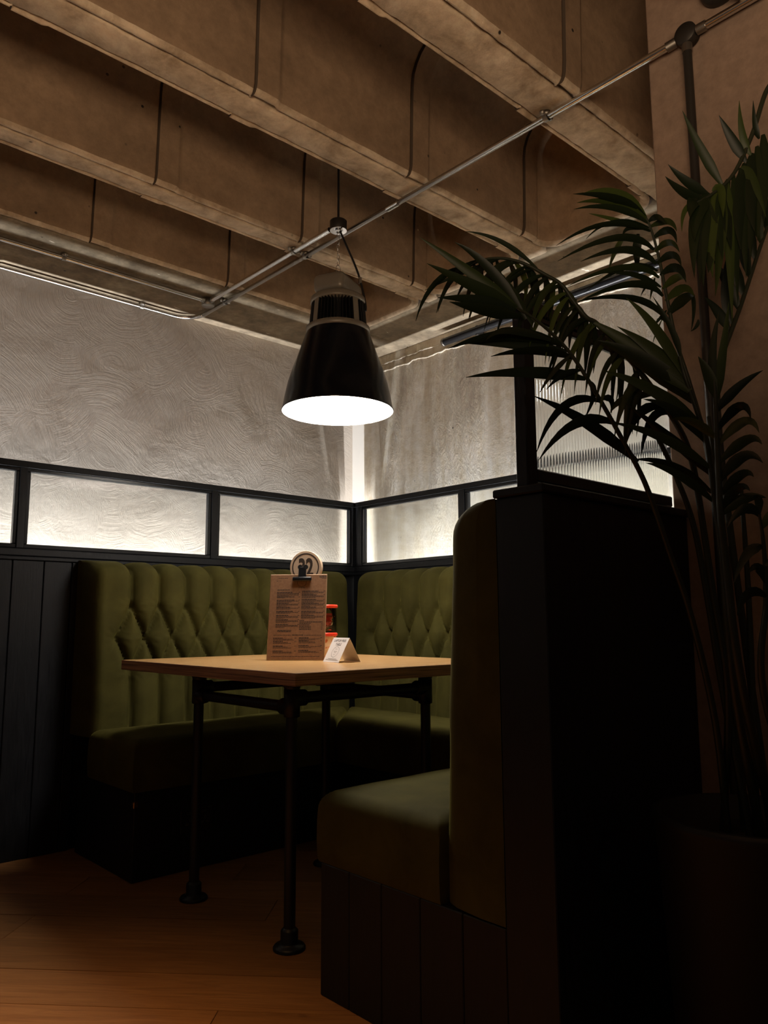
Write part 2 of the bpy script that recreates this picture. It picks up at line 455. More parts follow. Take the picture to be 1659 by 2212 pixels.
PW = 0.19
for row in range(-8, 16):
    n0 = 2.0 + row * PW
    rs = random.Random(row + 50); cuts = [-4.0]
    if row == 3: cuts = [-2.4, -1.0, 0.583, 2.0, 3.4]
    elif row == -1: cuts = [-2.5, -0.9, 0.565, 1.9, 3.3]
    else:
        cuts = [-2.6 - rs.random()]
        while cuts[-1] < 3.2: cuts.append(cuts[-1] + 1.3 + rs.random() * 0.8)
    for a, b_ in zip(cuts, cuts[1:]):
        q = [pdir * (a + 0.0008) + pn * (n0 + 0.0008), pdir * (b_ - 0.0008) + pn * (n0 + 0.0008),
             pdir * (b_ - 0.0008) + pn * (n0 + PW - 0.0008), pdir * (a + 0.0008) + pn * (n0 + PW - 0.0008)]
        q = clip(q, (-1.2, XR, -0.5, YL))
        if len(q) < 3: continue
        dz = rs.uniform(-0.0008, 0.0); tilt = rs.uniform(-0.004, 0.004)
        c2 = sum(q, Vector((0, 0))) / len(q); nn = len(q)
        top = [Vector((p.x, p.y, dz + (p - c2).dot(pn) * tilt)) for p in q]
        # clipped corners may run either way round
        ar = sum(q[i - 1].x * q[i].y - q[i].x * q[i - 1].y for i in range(nn))
        if ar < 0: top.reverse(); q.reverse()
        ins = [p + Vector((c2.x - p.x, c2.y - p.y, 0)).normalized() * 0.0015 + Vector((0, 0, 0.0)) for p in top]
        vs = ins + [p - Vector((0, 0, 0.0012)) for p in top] + [Vector((p.x, p.y, -0.02)) for p in top]
        fs = [tuple(range(nn))] + [(nn + i, nn + (i + 1) % nn, (i + 1) % nn, i) for i in range(nn)] + \
             [(2 * nn + i, 2 * nn + (i + 1) % nn, nn + (i + 1) % nn, nn + i) for i in range(nn)]
        MB().add(vs, fs).build('plank', M['oak'], floor)

struct('wall_left', MB().box(-1.3, XR + 0.1, YL, YL + 0.1, -0.02, 3.1), M['plaster'])
struct('wall_right', MB().box(XR, XR + 0.1, -0.6, YL, -0.02, 3.1), M['wall_concrete'])
# construction joint: two ragged ridges under the soffit of the concrete wall
wr_ = bpy.data.objects['wall_right']
for zz, y1_, am in ((2.405, 3.50, 0.016), (2.448, 3.44, 0.010)):
    pts = [(XR - 0.001 + 0.004 * noise.noise(Vector((q * 0.31, zz, 3))), y1_ - 0.0125 * q, zz + am * noise.noise(Vector((q * 0.13, zz, 0))) + 0.005 * noise.noise(Vector((q * 0.6, 1, zz)))) for q in range(190)]
    MB().tube(pts, [0.0045 + 0.004 * abs(noise.noise(Vector((q * 0.4, 5, zz)))) for q in range(190)], 6).build('pour_line', M['wall_concrete'], wr_)
# smooth boxed corner between plaster and concrete
tb = MB(); z0, z1 = 0.0, ZC
tb.add([(2.99, YL, z0), (XR, 3.505, z0), (XR, YL, z0), (2.99, YL, z1), (XR, 3.505, z1), (XR, YL, z1)],
       [(0, 1, 4, 3), (0, 3, 5, 2), (1, 2, 5, 4), (3, 4, 5)])
struct('trim_1', tb, M['smooth_plaster'])
struct('column', MB().box(XC, XR - 0.002, -0.6, YC, -0.02, 3.05, 0.004), M['column'])

# ------------------------------------------------------------------ ceiling: ribbed slab with moulded pans
ceil = struct('ceiling', MB().box(-1.3, XR + 0.1, -0.6, YL + 0.1, 3.03, 3.1), M['pan'])
RIBS = [(-0.07, 0.05), (0.58, 0.69), (1.228, 1.347), (1.872, 1.968), (2.52, 2.594)]
YB = 3.105; XB = 2.655; CELL = 0.647; X_SEAM = 2.455


def jn(x, y, z, a, s=18):
    return a * noise.noise(Vector((x * s, y * s, z * s)))


for (ya, yb) in RIBS:
    xs = [-0.8 + i * 0.02 for i in range(int((XB + 0.8) / 0.02) + 2)]
    P = []
    for x in xs:
        e0 = jn(x, ya, 0, 0.006) + jn(x, ya, 3, 0.004, 60); e1 = jn(x, yb, 1, 0.004) + jn(x, yb, 4, 0.003, 60)
        zz = ZC + jn(x, ya, 5, 0.0025, 9)
        P.append([Vector((x, ya + e0, ZC + 0.05)), Vector((x, ya + e0, zz + 0.003)), Vector((x, ya + 0.006 + e0, zz)),
                  Vector((x, (ya + yb) / 2, zz + jn(x, 2, ya, 0.003, 14))), Vector((x, yb - 0.004 + e1, zz)), Vector((x, yb + e1, zz + 0.004)),
                  Vector((x, yb + e1, ZC + 0.05))])
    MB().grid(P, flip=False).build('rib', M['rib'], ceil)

# edge beams along both walls
P = []
for i in range(200):
    x = -0.8 + i * (XR + 0.8) / 199
    e0 = jn(x, 9, 0, 0.007) + jn(x, 9, 2, 0.004, 55)
    step = 0.004 if x > 0.95 else 0.0
    P.append([Vector((x, YB + e0, ZC + 0.06)), Vector((x, YB + e0, ZC + 0.006)), Vector((x, YB + 0.012 + e0, ZC)),
              Vector((x, YB + 0.2, ZC + step)), Vector((x, YL + 0.01, ZC + step))])
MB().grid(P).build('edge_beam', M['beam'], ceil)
P = []
for i in range(200):
    y = -0.5 + i * (YB + 0.5) / 199
    e0 = jn(9, y, 0, 0.010) + jn(9, y, 2, 0.007, 45)
    P.append([Vector((XB + e0, y, ZC + 0.06)), Vector((XB + e0, y, ZC + 0.008 + jn(3, y, 2, 0.004, 50))), Vector((XB + 0.02 + e0, y, ZC)),
              Vector((XB + 0.2, y, ZC)), Vector((XR + 0.01, y, ZC))])
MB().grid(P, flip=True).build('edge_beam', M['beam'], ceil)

# pan section: inset from the rib edge against height, lip first
SEC = [(0.000, 0.024), (0.002, 0.016), (0.010, 0.014), (0.012, 0.000), (0.020, -0.002), (0.027, 0.002), (0.033, 0.012), (0.037, 0.026),
       (0.039, 0.060), (0.041, 0.140), (0.044, 0.250), (0.047, 0.335)]
for k in range(1, 7):
    a = k / 6 * math.pi / 2
    SEC.append((0.047 + 0.150 * (1 - math.cos(a)), 0.335 + 0.150 * math.sin(a)))
troughs = [(RIBS[i][1], RIBS[i + 1][0]) for i in range(len(RIBS) - 1)] + [(RIBS[-1][1], YB)]


PAN_MATS = [M['pan'], M['rib'], simple('joint_dirt', (0.075, 0.053, 0.036), 0.95)]  # pan lips are the same concrete; lighter rib colour paints in their catch light


def pan_mesh(y0, y1, xa, xb, closed, band_at):
    mb = MB(); half = (y1 - y0) / 2
    sec = [(min(i_, half), h_) for i_, h_ in SEC]
    if not closed:
        xs = []; x = xa
        while x < xb - 1e-6: xs.append(x); x += 0.0215
        xs.append(xb)
        if band_at is not None:
            xs += [band_at - 0.005, band_at - 0.004, band_at - 0.0005, band_at + 0.0005, band_at + 0.002, band_at + 0.075, band_at + 0.083, band_at + 0.092]
        def seam_col(x_): return band_at is not None and band_at - 0.0045 < x_ < band_at - 0.0004
        xs = sorted(set(round(q_, 5) for q_ in xs if xa - 1e-6 <= q_ <= xb + 1e-6)); P = []
        for x in xs:
            pr = 0.0
            if band_at is not None:
                d = x - band_at
                if -0.0045 < d < 0.0002: pr = -0.007
                elif 0.0002 <= d <= 0.080: pr = 0.0085
                elif 0.080 < d < 0.090: pr = 0.0085 * (1 - (d - 0.08) / 0.01)
            row = []
            for sgn, yy in ((1, y0), (-1, y1)):
                line = []
                for k, (i_, h_) in enumerate(sec):
                    if sgn == 1 and k < 9: i_ *= 0.55
                    e = jn(x, yy + i_, h_, 0.0018, 25) if k < 8 else jn(x, yy, h_, 0.004, 3)
                    q_ = pr if k > 2 else 0.0
                    if k > 11: q_ = pr * math.cos((k - 11) / 6 * math.pi / 2); hz = -pr * math.sin((k - 11) / 6 * math.pi / 2)
                    else: hz = 0
                    line.append(Vector((x, yy + sgn * (i_ + q_ + e * 0.6), ZC + h_ + e + hz)))
                row += line if sgn == 1 else line[::-1]
            P.append(row)
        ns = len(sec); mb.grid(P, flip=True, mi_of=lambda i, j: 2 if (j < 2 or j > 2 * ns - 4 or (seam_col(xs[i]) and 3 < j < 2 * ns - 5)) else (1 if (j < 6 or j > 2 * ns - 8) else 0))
    else:
        rc = 0.075; P = []
        for k, (i_, h_) in enumerate(sec):
            ys0, ys1, xe = y0 + i_, y1 - i_, xb - i_ * 1.0 - max(0, h_) * 0.06
            r_ = max(0.002, min(rc + i_ * 0.3, half - i_ - 0.002)); path = []
            for q_ in range(6): path.append((xa + (xe - r_ - xa) * q_ / 6, ys0))
            for q_ in range(9):
                a = q_ / 8 * math.pi / 2; path.append((xe - r_ + r_ * math.sin(a), ys0 + r_ - r_ * math.cos(a)))
            for q_ in range(1, 6): path.append((xe, ys0 + r_ + (ys1 - ys0 - 2 * r_) * q_ / 6))
            for q_ in range(9):
                a = q_ / 8 * math.pi / 2; path.append((xe - r_ + r_ * math.cos(a), ys1 - r_ + r_ * math.sin(a)))
            for q_ in range(6): path.append((xe - r_ + (xa - xe + r_) * (q_ + 1) / 6, ys1))
            P.append([Vector((px_, py_, ZC + h_ + jn(px_, py_, h_, 0.003, 14 if k < 8 else 3))) for px_, py_ in path])
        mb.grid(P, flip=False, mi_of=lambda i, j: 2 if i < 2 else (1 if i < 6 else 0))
        last = P[-1]; nn = len(last); hf = nn // 2
        P2 = [last[:hf], [last[nn - 1 - i] for i in range(hf)]]
        mb.grid(P2, flip=False)
    return mb


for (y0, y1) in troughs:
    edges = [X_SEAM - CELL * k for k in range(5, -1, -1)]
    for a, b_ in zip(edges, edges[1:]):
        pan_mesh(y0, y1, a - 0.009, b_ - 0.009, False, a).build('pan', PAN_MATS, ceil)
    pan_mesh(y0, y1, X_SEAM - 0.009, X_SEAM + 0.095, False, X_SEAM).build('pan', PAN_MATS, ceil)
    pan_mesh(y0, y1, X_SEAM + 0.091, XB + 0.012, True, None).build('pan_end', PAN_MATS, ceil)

# ------------------------------------------------------------------ glazed screens along the two walls
def reeded(mb, p0, p1, z0, z1, nrm, pitch=0.009, th=0.005, amp=0.0004):
    p0, p1, nrm = Vector(p0), Vector(p1), Vector(nrm); L = (p1 - p0).length; d = (p1 - p0) / L
    n_ = int(L / pitch) * 8; front = []; back = []
    for i in range(n_ + 1):
        s_ = i / n_ * L; a = amp * (math.cos(math.pi * s_ / pitch) ** 2 if amp < 0.001 else abs(math.cos(math.pi * s_ / pitch)) ** 1.15)
        q = p0 + d * s_
        front.append(q + nrm * (th / 2 + amp - a)); back.append(q - nrm * (th / 2))
    fo = d.cross(Vector((0, 0, 1))).dot(nrm) < 0
    for line, fl in ((front, fo), (back, not fo)):
        P = [[Vector((q.x, q.y, z0)), Vector((q.x, q.y, z1))] for q in line]
        mb.grid(P, flip=fl, mi=1 if line is back else 0)
    return mb


def screen(origin, axis, nrm, s0, s1, mulls, label, boards, deep=0.045, reed=0.0009):
    """axis: direction along the screen, nrm: towards the booth; s in metres along axis; built in world space"""
    root = thing('glazed_screen', origin, label, 'screen', 'glazed timber screens')
    A, N = Vector(axis), Vector(nrm); O = Vector((origin[0], origin[1], 0))

    def bx(mb, a, b_, n0, n1, z0, z1, bev=0.0):
        c0 = O + A * a + N * n0; c1 = O + A * b_ + N * n1
        return mb.box(min(c0.x, c1.x), max(c0.x, c1.x), min(c0.y, c1.y), max(c0.y, c1.y), z0, z1, bev)
    # top rail: cap with a smaller bead under it
    mb = MB(); bx(mb, s0, s1, -deep, 0.0, 1.577, 1.605, 0.003); bx(mb, s0, s1, -0.040, 0.006, 1.5755, 1.580, 0.001)
    mb.build('top_rail', M['black_wood'], root)
    mb = MB(); bx(mb, s0, s1, -0.034, -0.004, 1.560, 1.5765, 0.003); mb.build('bead', M['black_gloss'], root)
    mb = MB(); bx(mb, s0, s1, -0.034, -0.004, 1.2375, 1.256, 0.003); mb.build('bead', M['black_gloss'], root)
    mb = MB(); bx(mb, s0, s1, -0.045, 0.002, 1.205, 1.238, 0.004); mb.build('bottom_rail', M['black_wood'], root)
    mb = MB(); bx(mb, s0, s1, -0.045, 0.006, 1.188, 1.2045, 0.003); mb.build('dado_trim', M['black_wood'], root)
    edges = [s0] + [q for m_ in mulls for q in m_] + [s1]
    for (a, b_) in mulls:
        mb = MB(); bx(mb, a + 0.014, b_ - 0.014, -0.044, 0.001, 1.238, 1.577, 0.002); mb.build('mullion', M['black_wood'], root)
        mb = MB(); bx(mb, a, a + 0.0138, -0.034, -0.005, 1.2562, 1.5598, 0.002); bx(mb, b_ - 0.0138, b_, -0.034, -0.005, 1.2562, 1.5598, 0.002)
        mb.build('bead', M['black_gloss'], root)
    for a, b_ in zip(edges[0::2], edges[1::2]):
        if b_ - a < 0.03: continue
        mb = MB(); g0 = O + A * a + N * -0.02; g1 = O + A * b_ + N * -0.02
        reeded(mb, g0, g1, 1.250, 1.566, N, amp=reed).build('pane', [M['reeded'], M['flat_glass']], root)
    for a, b_ in zip(boards, boards[1:]):
        mb = MB(); bx(mb, a + 0.0012, b_ - 0.0012, -0.02, 0.0, 0.0, 1.188, 0.0025); mb.build('board', M['black_wood'], root)
    mb = MB(); bx(mb, s0, s1, -0.04, -0.021, 0.0, 1.1875); mb.build('backing_panel', M['black_wood'], root)
    return root


lb = [0.0 + v_ for v_ in (-1.2, -1.05, -0.90, -0.77, -0.62, -0.50, -0.37, -0.24, -0.12, 0.02, 0.15, 0.28, 0.40, 0.53, 0.65, 0.77, 0.895, 1.026, 1.152, 1.269, 1.311)]
screen((0, YP, 0), (1, 0, 0), (0, -1, 0), -1.2, XP + 0.0445, [(-0.90, -0.84), (0.06, 0.12), (1.0213, 1.0802), (1.9234, 1.9871), (2.8247, 2.9015)],
       'long black timber screen with reeded glass panes before the plaster wall, behind the left sofa', lb, 0.112, 0.00028)
screen((XP, YC + 0.012, 0), (0, 1, 0), (-1, 0, 0), 0.0, YP - YC - 0.012, [(1.5378, 1.5994), (2.318, 2.39)],
       'shorter black timber screen with reeded glass panes before the concrete wall, meeting the corner', [2.10, 2.25, 2.40], 0.080)

# light strips hidden in the gap behind the screens
LED_W = 27.0        # watts per metre of tape


def light_strip(x0, x1, y0, y1, label):
    o = tag(MB().box(x0, x1, y0, y1, 0.946, 0.950).build('light_strip', M['led']), label, 'light strip', 'hidden light strips')
    l_ = bpy.data.lights.new('tape_light', 'AREA'); l_.shape = 'RECTANGLE'; l_.size = x1 - x0; l_.size_y = y1 - y0
    l_.energy = LED_W * max(x1 - x0, y1 - y0); l_.color = (0.985, 0.985, 1.0); l_.cycles.use_multiple_importance_sampling = False
    q = bpy.data.objects.new('tape_light', l_); COL.objects.link(q); q.location = ((x0 + x1) / 2, (y0 + y1) / 2, 0.951); q.rotation_euler = (math.pi, 0, 0)
    q.parent = o
    return o


light_strip(-1.2, XP - 0.10, YP + 0.101, YP + 0.113, 'long white light strip in the gap behind the screen, at foot of the plaster wall')
light_strip(XP + 0.097, XP + 0.109, YC + 0.02, YP - 0.22, 'white light strip in the gap behind the screen, at foot of the concrete wall')

# ------------------------------------------------------------------ sofas
def tufted(length, rows_, pitch, first, bump_, thick_top, thick_bot, z0, z1, du=0.0075, dv=0.0085, u_end=(True, True)):
    """returns function grid in local (u, depth, z); rows_: (z, phase); creases join buttons into diamonds and run straight to top and bottom"""
    nu = int(length / du) + 1
    R = 0.055; zt = z1 - R
    prof = []                                       # (depth factor 0..1, z, v) along the front and over the top
    nz = int((zt - z0) / dv)
    for i in range(nz): prof.append((1.0, z0 + (zt - z0) * i / nz))
    for i in range(9):
        a = i / 8 * math.pi / 2; prof.append((1.0, zt + 0j) if False else (('arc', a), zt))
    for i in range(1, 6): prof.append((('top', i / 5), z1))
    rows = []
    for z_, ph in rows_:
        us = []; u_ = first + ph * pitch
        while u_ < length - first * 0.7: us.append(u_); u_ += pitch
        rows.append((z_, us))
    segs = []; btn = [(u_, z_) for z_, us in rows for u_ in us]
    for (za, ua), (zb, ub) in zip(rows, rows[1:]):
        for u_ in ua:
            for q in ub:
                if abs(q - u_) < pitch * 0.6: segs.append((u_, za, q, zb))
    for u_ in rows[0][1]: segs.append((u_, rows[0][0], u_, z1 + 0.3))
    for u_ in rows[-1][1]: segs.append((u_ + 0.012, z0 - 0.1, u_, rows[-1][0]))
    S = np.array(segs); B = np.array(btn)
    P = []
    for i in range(nu + 1):
        u_ = length * i / nu; row = []
        eu = min(u_ / 0.05 if u_end[0] else 1, (length - u_) / 0.05 if u_end[1] else 1, 1.0)
        roll = math.sqrt(max(0, 1 - (1 - eu) ** 2))
        zz = np.array([(p[1] if not isinstance(p[0], tuple) else (zt + R * p[0][1] if p[0][0] == 'arc' else zt + R * 1.57 + p[0][1] * 0.1)) for p in prof])
        ax_, az_ = S[:, 0][:, None], S[:, 1][:, None]; bx_, bz_ = S[:, 2][:, None], S[:, 3][:, None]
        t_ = np.clip(((u_ - ax_) * (bx_ - ax_) + (zz - az_) * (bz_ - az_)) / ((bx_ - ax_) ** 2 + (bz_ - az_) ** 2), 0, 1)
        dd = np.sqrt((u_ - ax_ - t_ * (bx_ - ax_)) ** 2 + (zz - az_ - t_ * (bz_ - az_)) ** 2).min(0)
        db = np.sqrt((u_ - B[:, 0][:, None]) ** 2 + (zz - B[:, 1][:, None]) ** 2)
        kb = db.argmin(0); dbm = db.min(0); ang = np.arctan2(zz - B[kb, 1], u_ - B[kb, 0])
        # asymmetric fold: pillows overlap to one side of the crease
        qd = np.minimum(dd / 0.052, 1.0)
        d_ = bump_ * np.sqrt(1 - (1 - qd) ** 2) - 0.014 * np.exp(-(dbm / 0.016) ** 2)
        d_ += 0.0026 * np.sin(ang * 11 + kb) * np.exp(-((dbm - 0.036) / 0.022) ** 2)
        d_ += np.array([0.004 * noise.noise(Vector((u_ * 9, z_ * 9, length))) for z_ in zz])
        for j, p in enumerate(prof):
            if isinstance(p[0], tuple):
                if p[0][0] == 'arc':
                    a = p[0][1]; th = thick_top
                    row.append(Vector((u_, (th - R + (R + d_[j]) * math.cos(a)) * (0.35 + 0.65 * roll), zt + (R + d_[j] - bump_ * 0.7) * math.sin(a))))
                else:
                    row.append(Vector((u_, max(0.0, (thick_top - R) * (1 - p[0][1])) * (0.35 + 0.65 * roll), z1 + d_[j] - bump_ * 0.7)))
            else:
                k = (p[1] - z0) / (zt - z0); th = thick_bot + (thick_top - thick_bot) * k ** 1.5
                th += 0.012 * math.sin(k * math.pi) * 0
                row.append(Vector((u_, (th + d_[j]) * (0.35 + 0.65 * roll), p[1])))
        P.append(row)
    return P, btn, (z0, z1, thick_top, thick_bot, zt)


def place(P, f): return [[f(p) for p in row] for row in P]


def back_and_buttons(root, P, btn, info, f, flip, show_btn):
    mb = MB(); Q = place(P, f); mb.grid(Q, flip=flip)
    for line in (Q[0], Q[-1]):                       # close the ends to the wall
        mb.grid([line, [f(Vector((P[0][0].x if line is Q[0] else P[-1][0].x, 0.0, P[0][j].z))) for j in range(len(line))]], flip=flip if line is Q[-1] else not flip)
    back = mb.build('backrest', M['velvet'], root)
    for u_, z_ in btn:
        if not show_btn(u_, z_): continue
        k = (z_ - info[0]) / (info[4] - info[0]); th = info[3] + (info[2] - info[3]) * k ** 1.5 - 0.012
        c0 = f(Vector((u_, th, z_))); c1 = f(Vector((u_, th + 0.012, z_)))
        MB().lathe([(0.0105, 0.0), (0.011, 0.005), (0.009, 0.009), (0.004, 0.0115), (0.0003, 0.012)], c0, 12, axis=(c1 - c0)).build('button', M['velvet'], back)
    return back


def cushion(q, z0, z1, r, crown, name, root, wr=0.0):
    """q: plan corners anticlockwise; rolled edges and a crowned top"""
    q = [Vector((a, b_)) for a, b_ in q]; nu, nv = 60, 36; P = []
    def dist(p):
        ds = []
        for i in range(4):
            a, b_ = q[i], q[(i + 1) % 4]; e = (b_ - a).normalized(); ds.append(abs(e.x * (p.y - a.y) - e.y * (p.x - a.x)))
        return min(ds), ds
    def warp(t_):       # crowd the samples towards the edges
        return 0.5 - 0.5 * math.cos(math.pi * t_) if True else t_
    for i in range(nu + 1):
        row = []
        for j in range(nv + 1):
            s_, t_ = warp(i / nu), warp(j / nv)
            p = q[0] * (1 - s_) * (1 - t_) + q[1] * s_ * (1 - t_) + q[2] * s_ * t_ + q[3] * (1 - s_) * t_
            d_, ds = dist(p)
            z = z1 - r + (math.sqrt(max(0, r * r - (r - d_) ** 2)) if d_ < r else r)
            z += crown * min(1.0, d_ / 0.16) ** 0.7 if d_ > 0 else 0
            z += 0.004 * noise.noise(Vector((p.x * 5, p.y * 5, 1))) * min(1, d_ / 0.05)
            if wr: z += wr * math.sin((p.x * 3 + p.y) * 26 + 4 * noise.noise(Vector((p.x * 4, p.y * 4, 0)))) * max(0, 1 - ds[0] / 0.16) * min(1, d_ / 0.03)
            row.append(Vector((p.x, p.y, z)))
        P.append(row)
    mb = MB(); mb.grid(P)
    ring = [P[i][0] for i in range(nu + 1)] + [P[nu][j] for j in range(1, nv + 1)] + [P[i][nv] for i in range(nu - 1, -1, -1)] + [P[0][j] for j in range(nv - 1, 0, -1)]
    n_ = len(ring); c = sum(q, Vector((0, 0))) / 4
    R2 = []
    for f_ in (0.0, 0.25, 0.6, 0.92, 1.0):
        bulge = 0.006 * math.sin(f_ * math.pi) - (0.006 if f_ == 1.0 else 0)
        R2.append([Vector((p.x + (p.x - c.x) * bulge, p.y + (p.y - c.y) * bulge, p.z + (z0 - p.z) * f_)) for p in ring + [ring[0]]])
    mb.grid(R2, flip=False)
    mb.add(R2[-1][:-1], [tuple(range(n_ - 1, -1, -1))])
    return mb.build(name, M['velvet'], root)


# left sofa, backrest against the left screen
root = thing('banquette_sofa', (2.0, 3.1, 0), 'left green velvet sofa with deep buttoned back below the long screen, facing the table', 'sofa', 'green velvet booth sofas')
P, btn, info = tufted(1.395, [(1.0, 0.5), (0.865, 0.0), (0.73, 0.5)], 0.129, 0.113, 0.058, 0.122, 0.144, 0.47, 1.178)
back_and_buttons(root, P, btn, info, lambda p: Vector((1.293 + p.x, YP - 0.003 - p.y, p.z)), True, lambda u_, z_: True)
cushion([(1.303, 2.787), (2.240, 2.787), (2.655, 3.205), (1.303, 3.205)], 0.317, 0.497, 0.035, 0.018, 'seat_cushion', root)
MB().box(1.318, 2.29, 2.806, YP - 0.047, 0.0, 0.317, 0.003).build('plinth', M['black_wood'], root)
tag(MB().box(1.309, 1.3175, 2.79, 2.805, 0.262, 0.285, 0.002).box(1.316, 1.330, 2.797, 2.8055, 0.262, 0.285, 0.002).build('corner_bracket', M['brass'], root), 'small brass corner piece')

# right sofa along the right screen
root = thing('banquette_sofa', (2.5, 2.3, 0), 'green velvet sofa along the right screen in the corner, mostly behind the table', 'sofa', 'green velvet booth sofas')
P, btn, info = tufted(2.10, [(1.0, 0.5), (0.865, 0.0), (0.73, 0.5)], 0.129, 0.150, 0.056, 0.122, 0.144, 0.47, 1.178, 0.009, 0.010)
back_and_buttons(root, P, btn, info, lambda p: Vector((XP - 0.003 - p.y, 1.085 + p.x, p.z)), False, lambda u_, z_: u_ > 0.9)
cushion([(2.246, 1.700), (2.655, 1.290), (2.655, 3.197), (2.246, 2.784)], 0.317, 0.497, 0.035, 0.018, 'seat_cushion', root)
MB().box(2.292, XP - 0.047, 1.69, 2.80, 0.0, 0.317, 0.003).build('plinth', M['black_wood'], root)

# near sofa seen from its end
root = thing('banquette_sofa', (1.9, 1.4, 0), 'near green velvet sofa seen from its end, back against the black partition', 'sofa', 'green velvet booth sofas')
P, btn, info = tufted(1.36, [(1.0, 0.5), (0.865, 0.0), (0.73, 0.5)], 0.129, 0.113, 0.044, 0.118, 0.150, 0.320, 1.178, 0.009, 0.010)
back_and_buttons(root, P, btn, info, lambda p: Vector((1.301 + p.x, 1.071 + p.y, p.z)), False, lambda u_, z_: u_ < 1.0)
cushion([(1.300, 1.252), (2.655, 1.252), (2.240, 1.688), (1.300, 1.688)], 0.317, 0.490, 0.040, 0.018, 'seat_cushion', root, 0.0025)
MB().box(1.320, 2.28, 1.075, 1.655, 0.0, 0.317).build('plinth', M['black_wood'], root)
for a, b_ in zip((1.071, 1.190, 1.318, 1.447, 1.565), (1.190, 1.318, 1.447, 1.565, 1.678)):
    MB().box(1.302, 1.3195, a + 0.001, b_ - 0.001, 0.0, 0.316, 0.002).build('board', M['black_wood'], root)
MB().box(1.3200, 2.25, 1.6555, 1.676, 0.0, 0.316, 0.002).build('front_panel', M['black_wood'], root)

# ------------------------------------------------------------------ partition between booths, with post and glass
root = thing('booth_partition', (1.6, 1.0, 0), 'black timber partition behind the near sofa, with post and tall reeded glass pane', 'partition')
MB().box(1.298, 1.314, 0.944, 1.068, 0.0, 1.19, 0.002).build('end_board', M['black_wood'], root)
MB().box(1.3145, XC - 0.002, 0.950, 0.966, 0.0, 1.19, 0.001).build('rear_panel', M['black_wood'], root)
MB().box(1.3145, XP - 0.05, 1.050, 1.0685, 0.0, 1.19).build('front_panel', M['black_wood'], root)
MB().box(1.288, XC - 0.002, 0.936, 1.0695, 1.1905, 1.208, 0.003).build('cap', M['black_wood'], root)
MB().box(1.335, XC - 0.002, 0.938, 0.9495, 0.0, 0.10, 0.002).build('skirting', M['black_wood'], root)
MB().box(1.300, 1.336, 0.982, 1.012, 1.2083, 1.632, 0.002).build('post', M['black_wood'], root)
MB().box(1.3365, XC - 0.002, 0.984, 1.008, 1.5985, 1.626, 0.002).build('top_rail', M['black_gloss'], root)
MB().box(1.3365, XC - 0.002, 0.988, 1.004, 1.583, 1.5982, 0.003).build('bead', M['black_gloss'], root)
MB().box(1.3365, XC - 0.002, 0.984, 1.008, 1.222, 1.250, 0.003).build('bottom_rail', M['black_gloss'], root)
mb = MB(); reeded(mb, (1.336, 0.996, 0), (XC - 0.002, 0.996, 0), 1.2505, 1.588, (0, -1, 0), 0.0115, 0.005, 0.0030)
mb.build('pane', [M['reeded_strong'], M['flat_glass']], root)

# ------------------------------------------------------------------ table
tx0, tx1, ty0, ty1, tz = 1.280, 2.205, 1.768, 2.878, 0.791
root = thing('dining_table', (1.85, 2.4, 0), 'square plywood table on black pipe legs in the middle of the booth', 'table')
mb = MB().box(tx0, tx1, ty0, ty1, tz - 0.0355, tz, 0.0012)
mb.mi = [0 if abs(sum(mb.v[i][2] for i in f) / len(f) - tz) < 0.0004 else 1 for f in mb.f]
mb.build('tabletop', [M['veneer'], M['ply']], root)
LX, LY = (1.406, 1.972), (1.957, 2.513); ZR = 0.690
for lx in LX:
    for ly in LY:
        leg = MB().tube([(lx, ly, 0.014), (lx, ly, 0.752)], 0.0172, 16).build('leg', M['black_metal'], root)
        MB().lathe([(0.047, 0.0), (0.047, 0.006), (0.043, 0.011), (0.028, 0.014), (0.0255, 0.018), (0.0255, 0.050), (0.0235, 0.053), (0.018, 0.058)],
                   (lx, ly, 0.0008), 24).build('foot_flange', M['black_metal'], leg)
        MB().lathe([(0.018, 0.700), (0.0235, 0.704), (0.0235, 0.732), (0.028, 0.7435), (0.045, 0.748), (0.045, 0.7550)], (lx, ly, 0), 24).build('top_flange', M['black_metal'], leg)
        tb = MB().lathe([(0.018, ZR - 0.043), (0.0245, ZR - 0.040), (0.0245, ZR + 0.040), (0.018, ZR + 0.043)], (lx, ly, 0), 20)
        sx = 1 if lx < 1.7 else -1; sy = 1 if ly < 2.2 else -1
        tb.lathe([(0.0245, 0.0), (0.0245, 0.046), (0.018, 0.049)], (lx, ly, ZR + 0.013), 20, axis=(sx, 0, 0))
        tb.lathe([(0.0245, 0.0), (0.0245, 0.046), (0.018, 0.049)], (lx, ly, ZR - 0.013), 20, axis=(0, sy, 0))
        tb.build('pipe_fitting', M['black_metal'], leg)
for ly in LY: MB().tube([(LX[0] + 0.02, ly, ZR + 0.013), (LX[1] - 0.02, ly, ZR + 0.013)], 0.0172, 16).build('rail', M['black_metal'], root)
for lx in LX: MB().tube([(lx, LY[0] + 0.02, ZR - 0.013), (lx, LY[1] - 0.02, ZR - 0.013)], 0.0172, 16).build('rail', M['black_metal'], root)


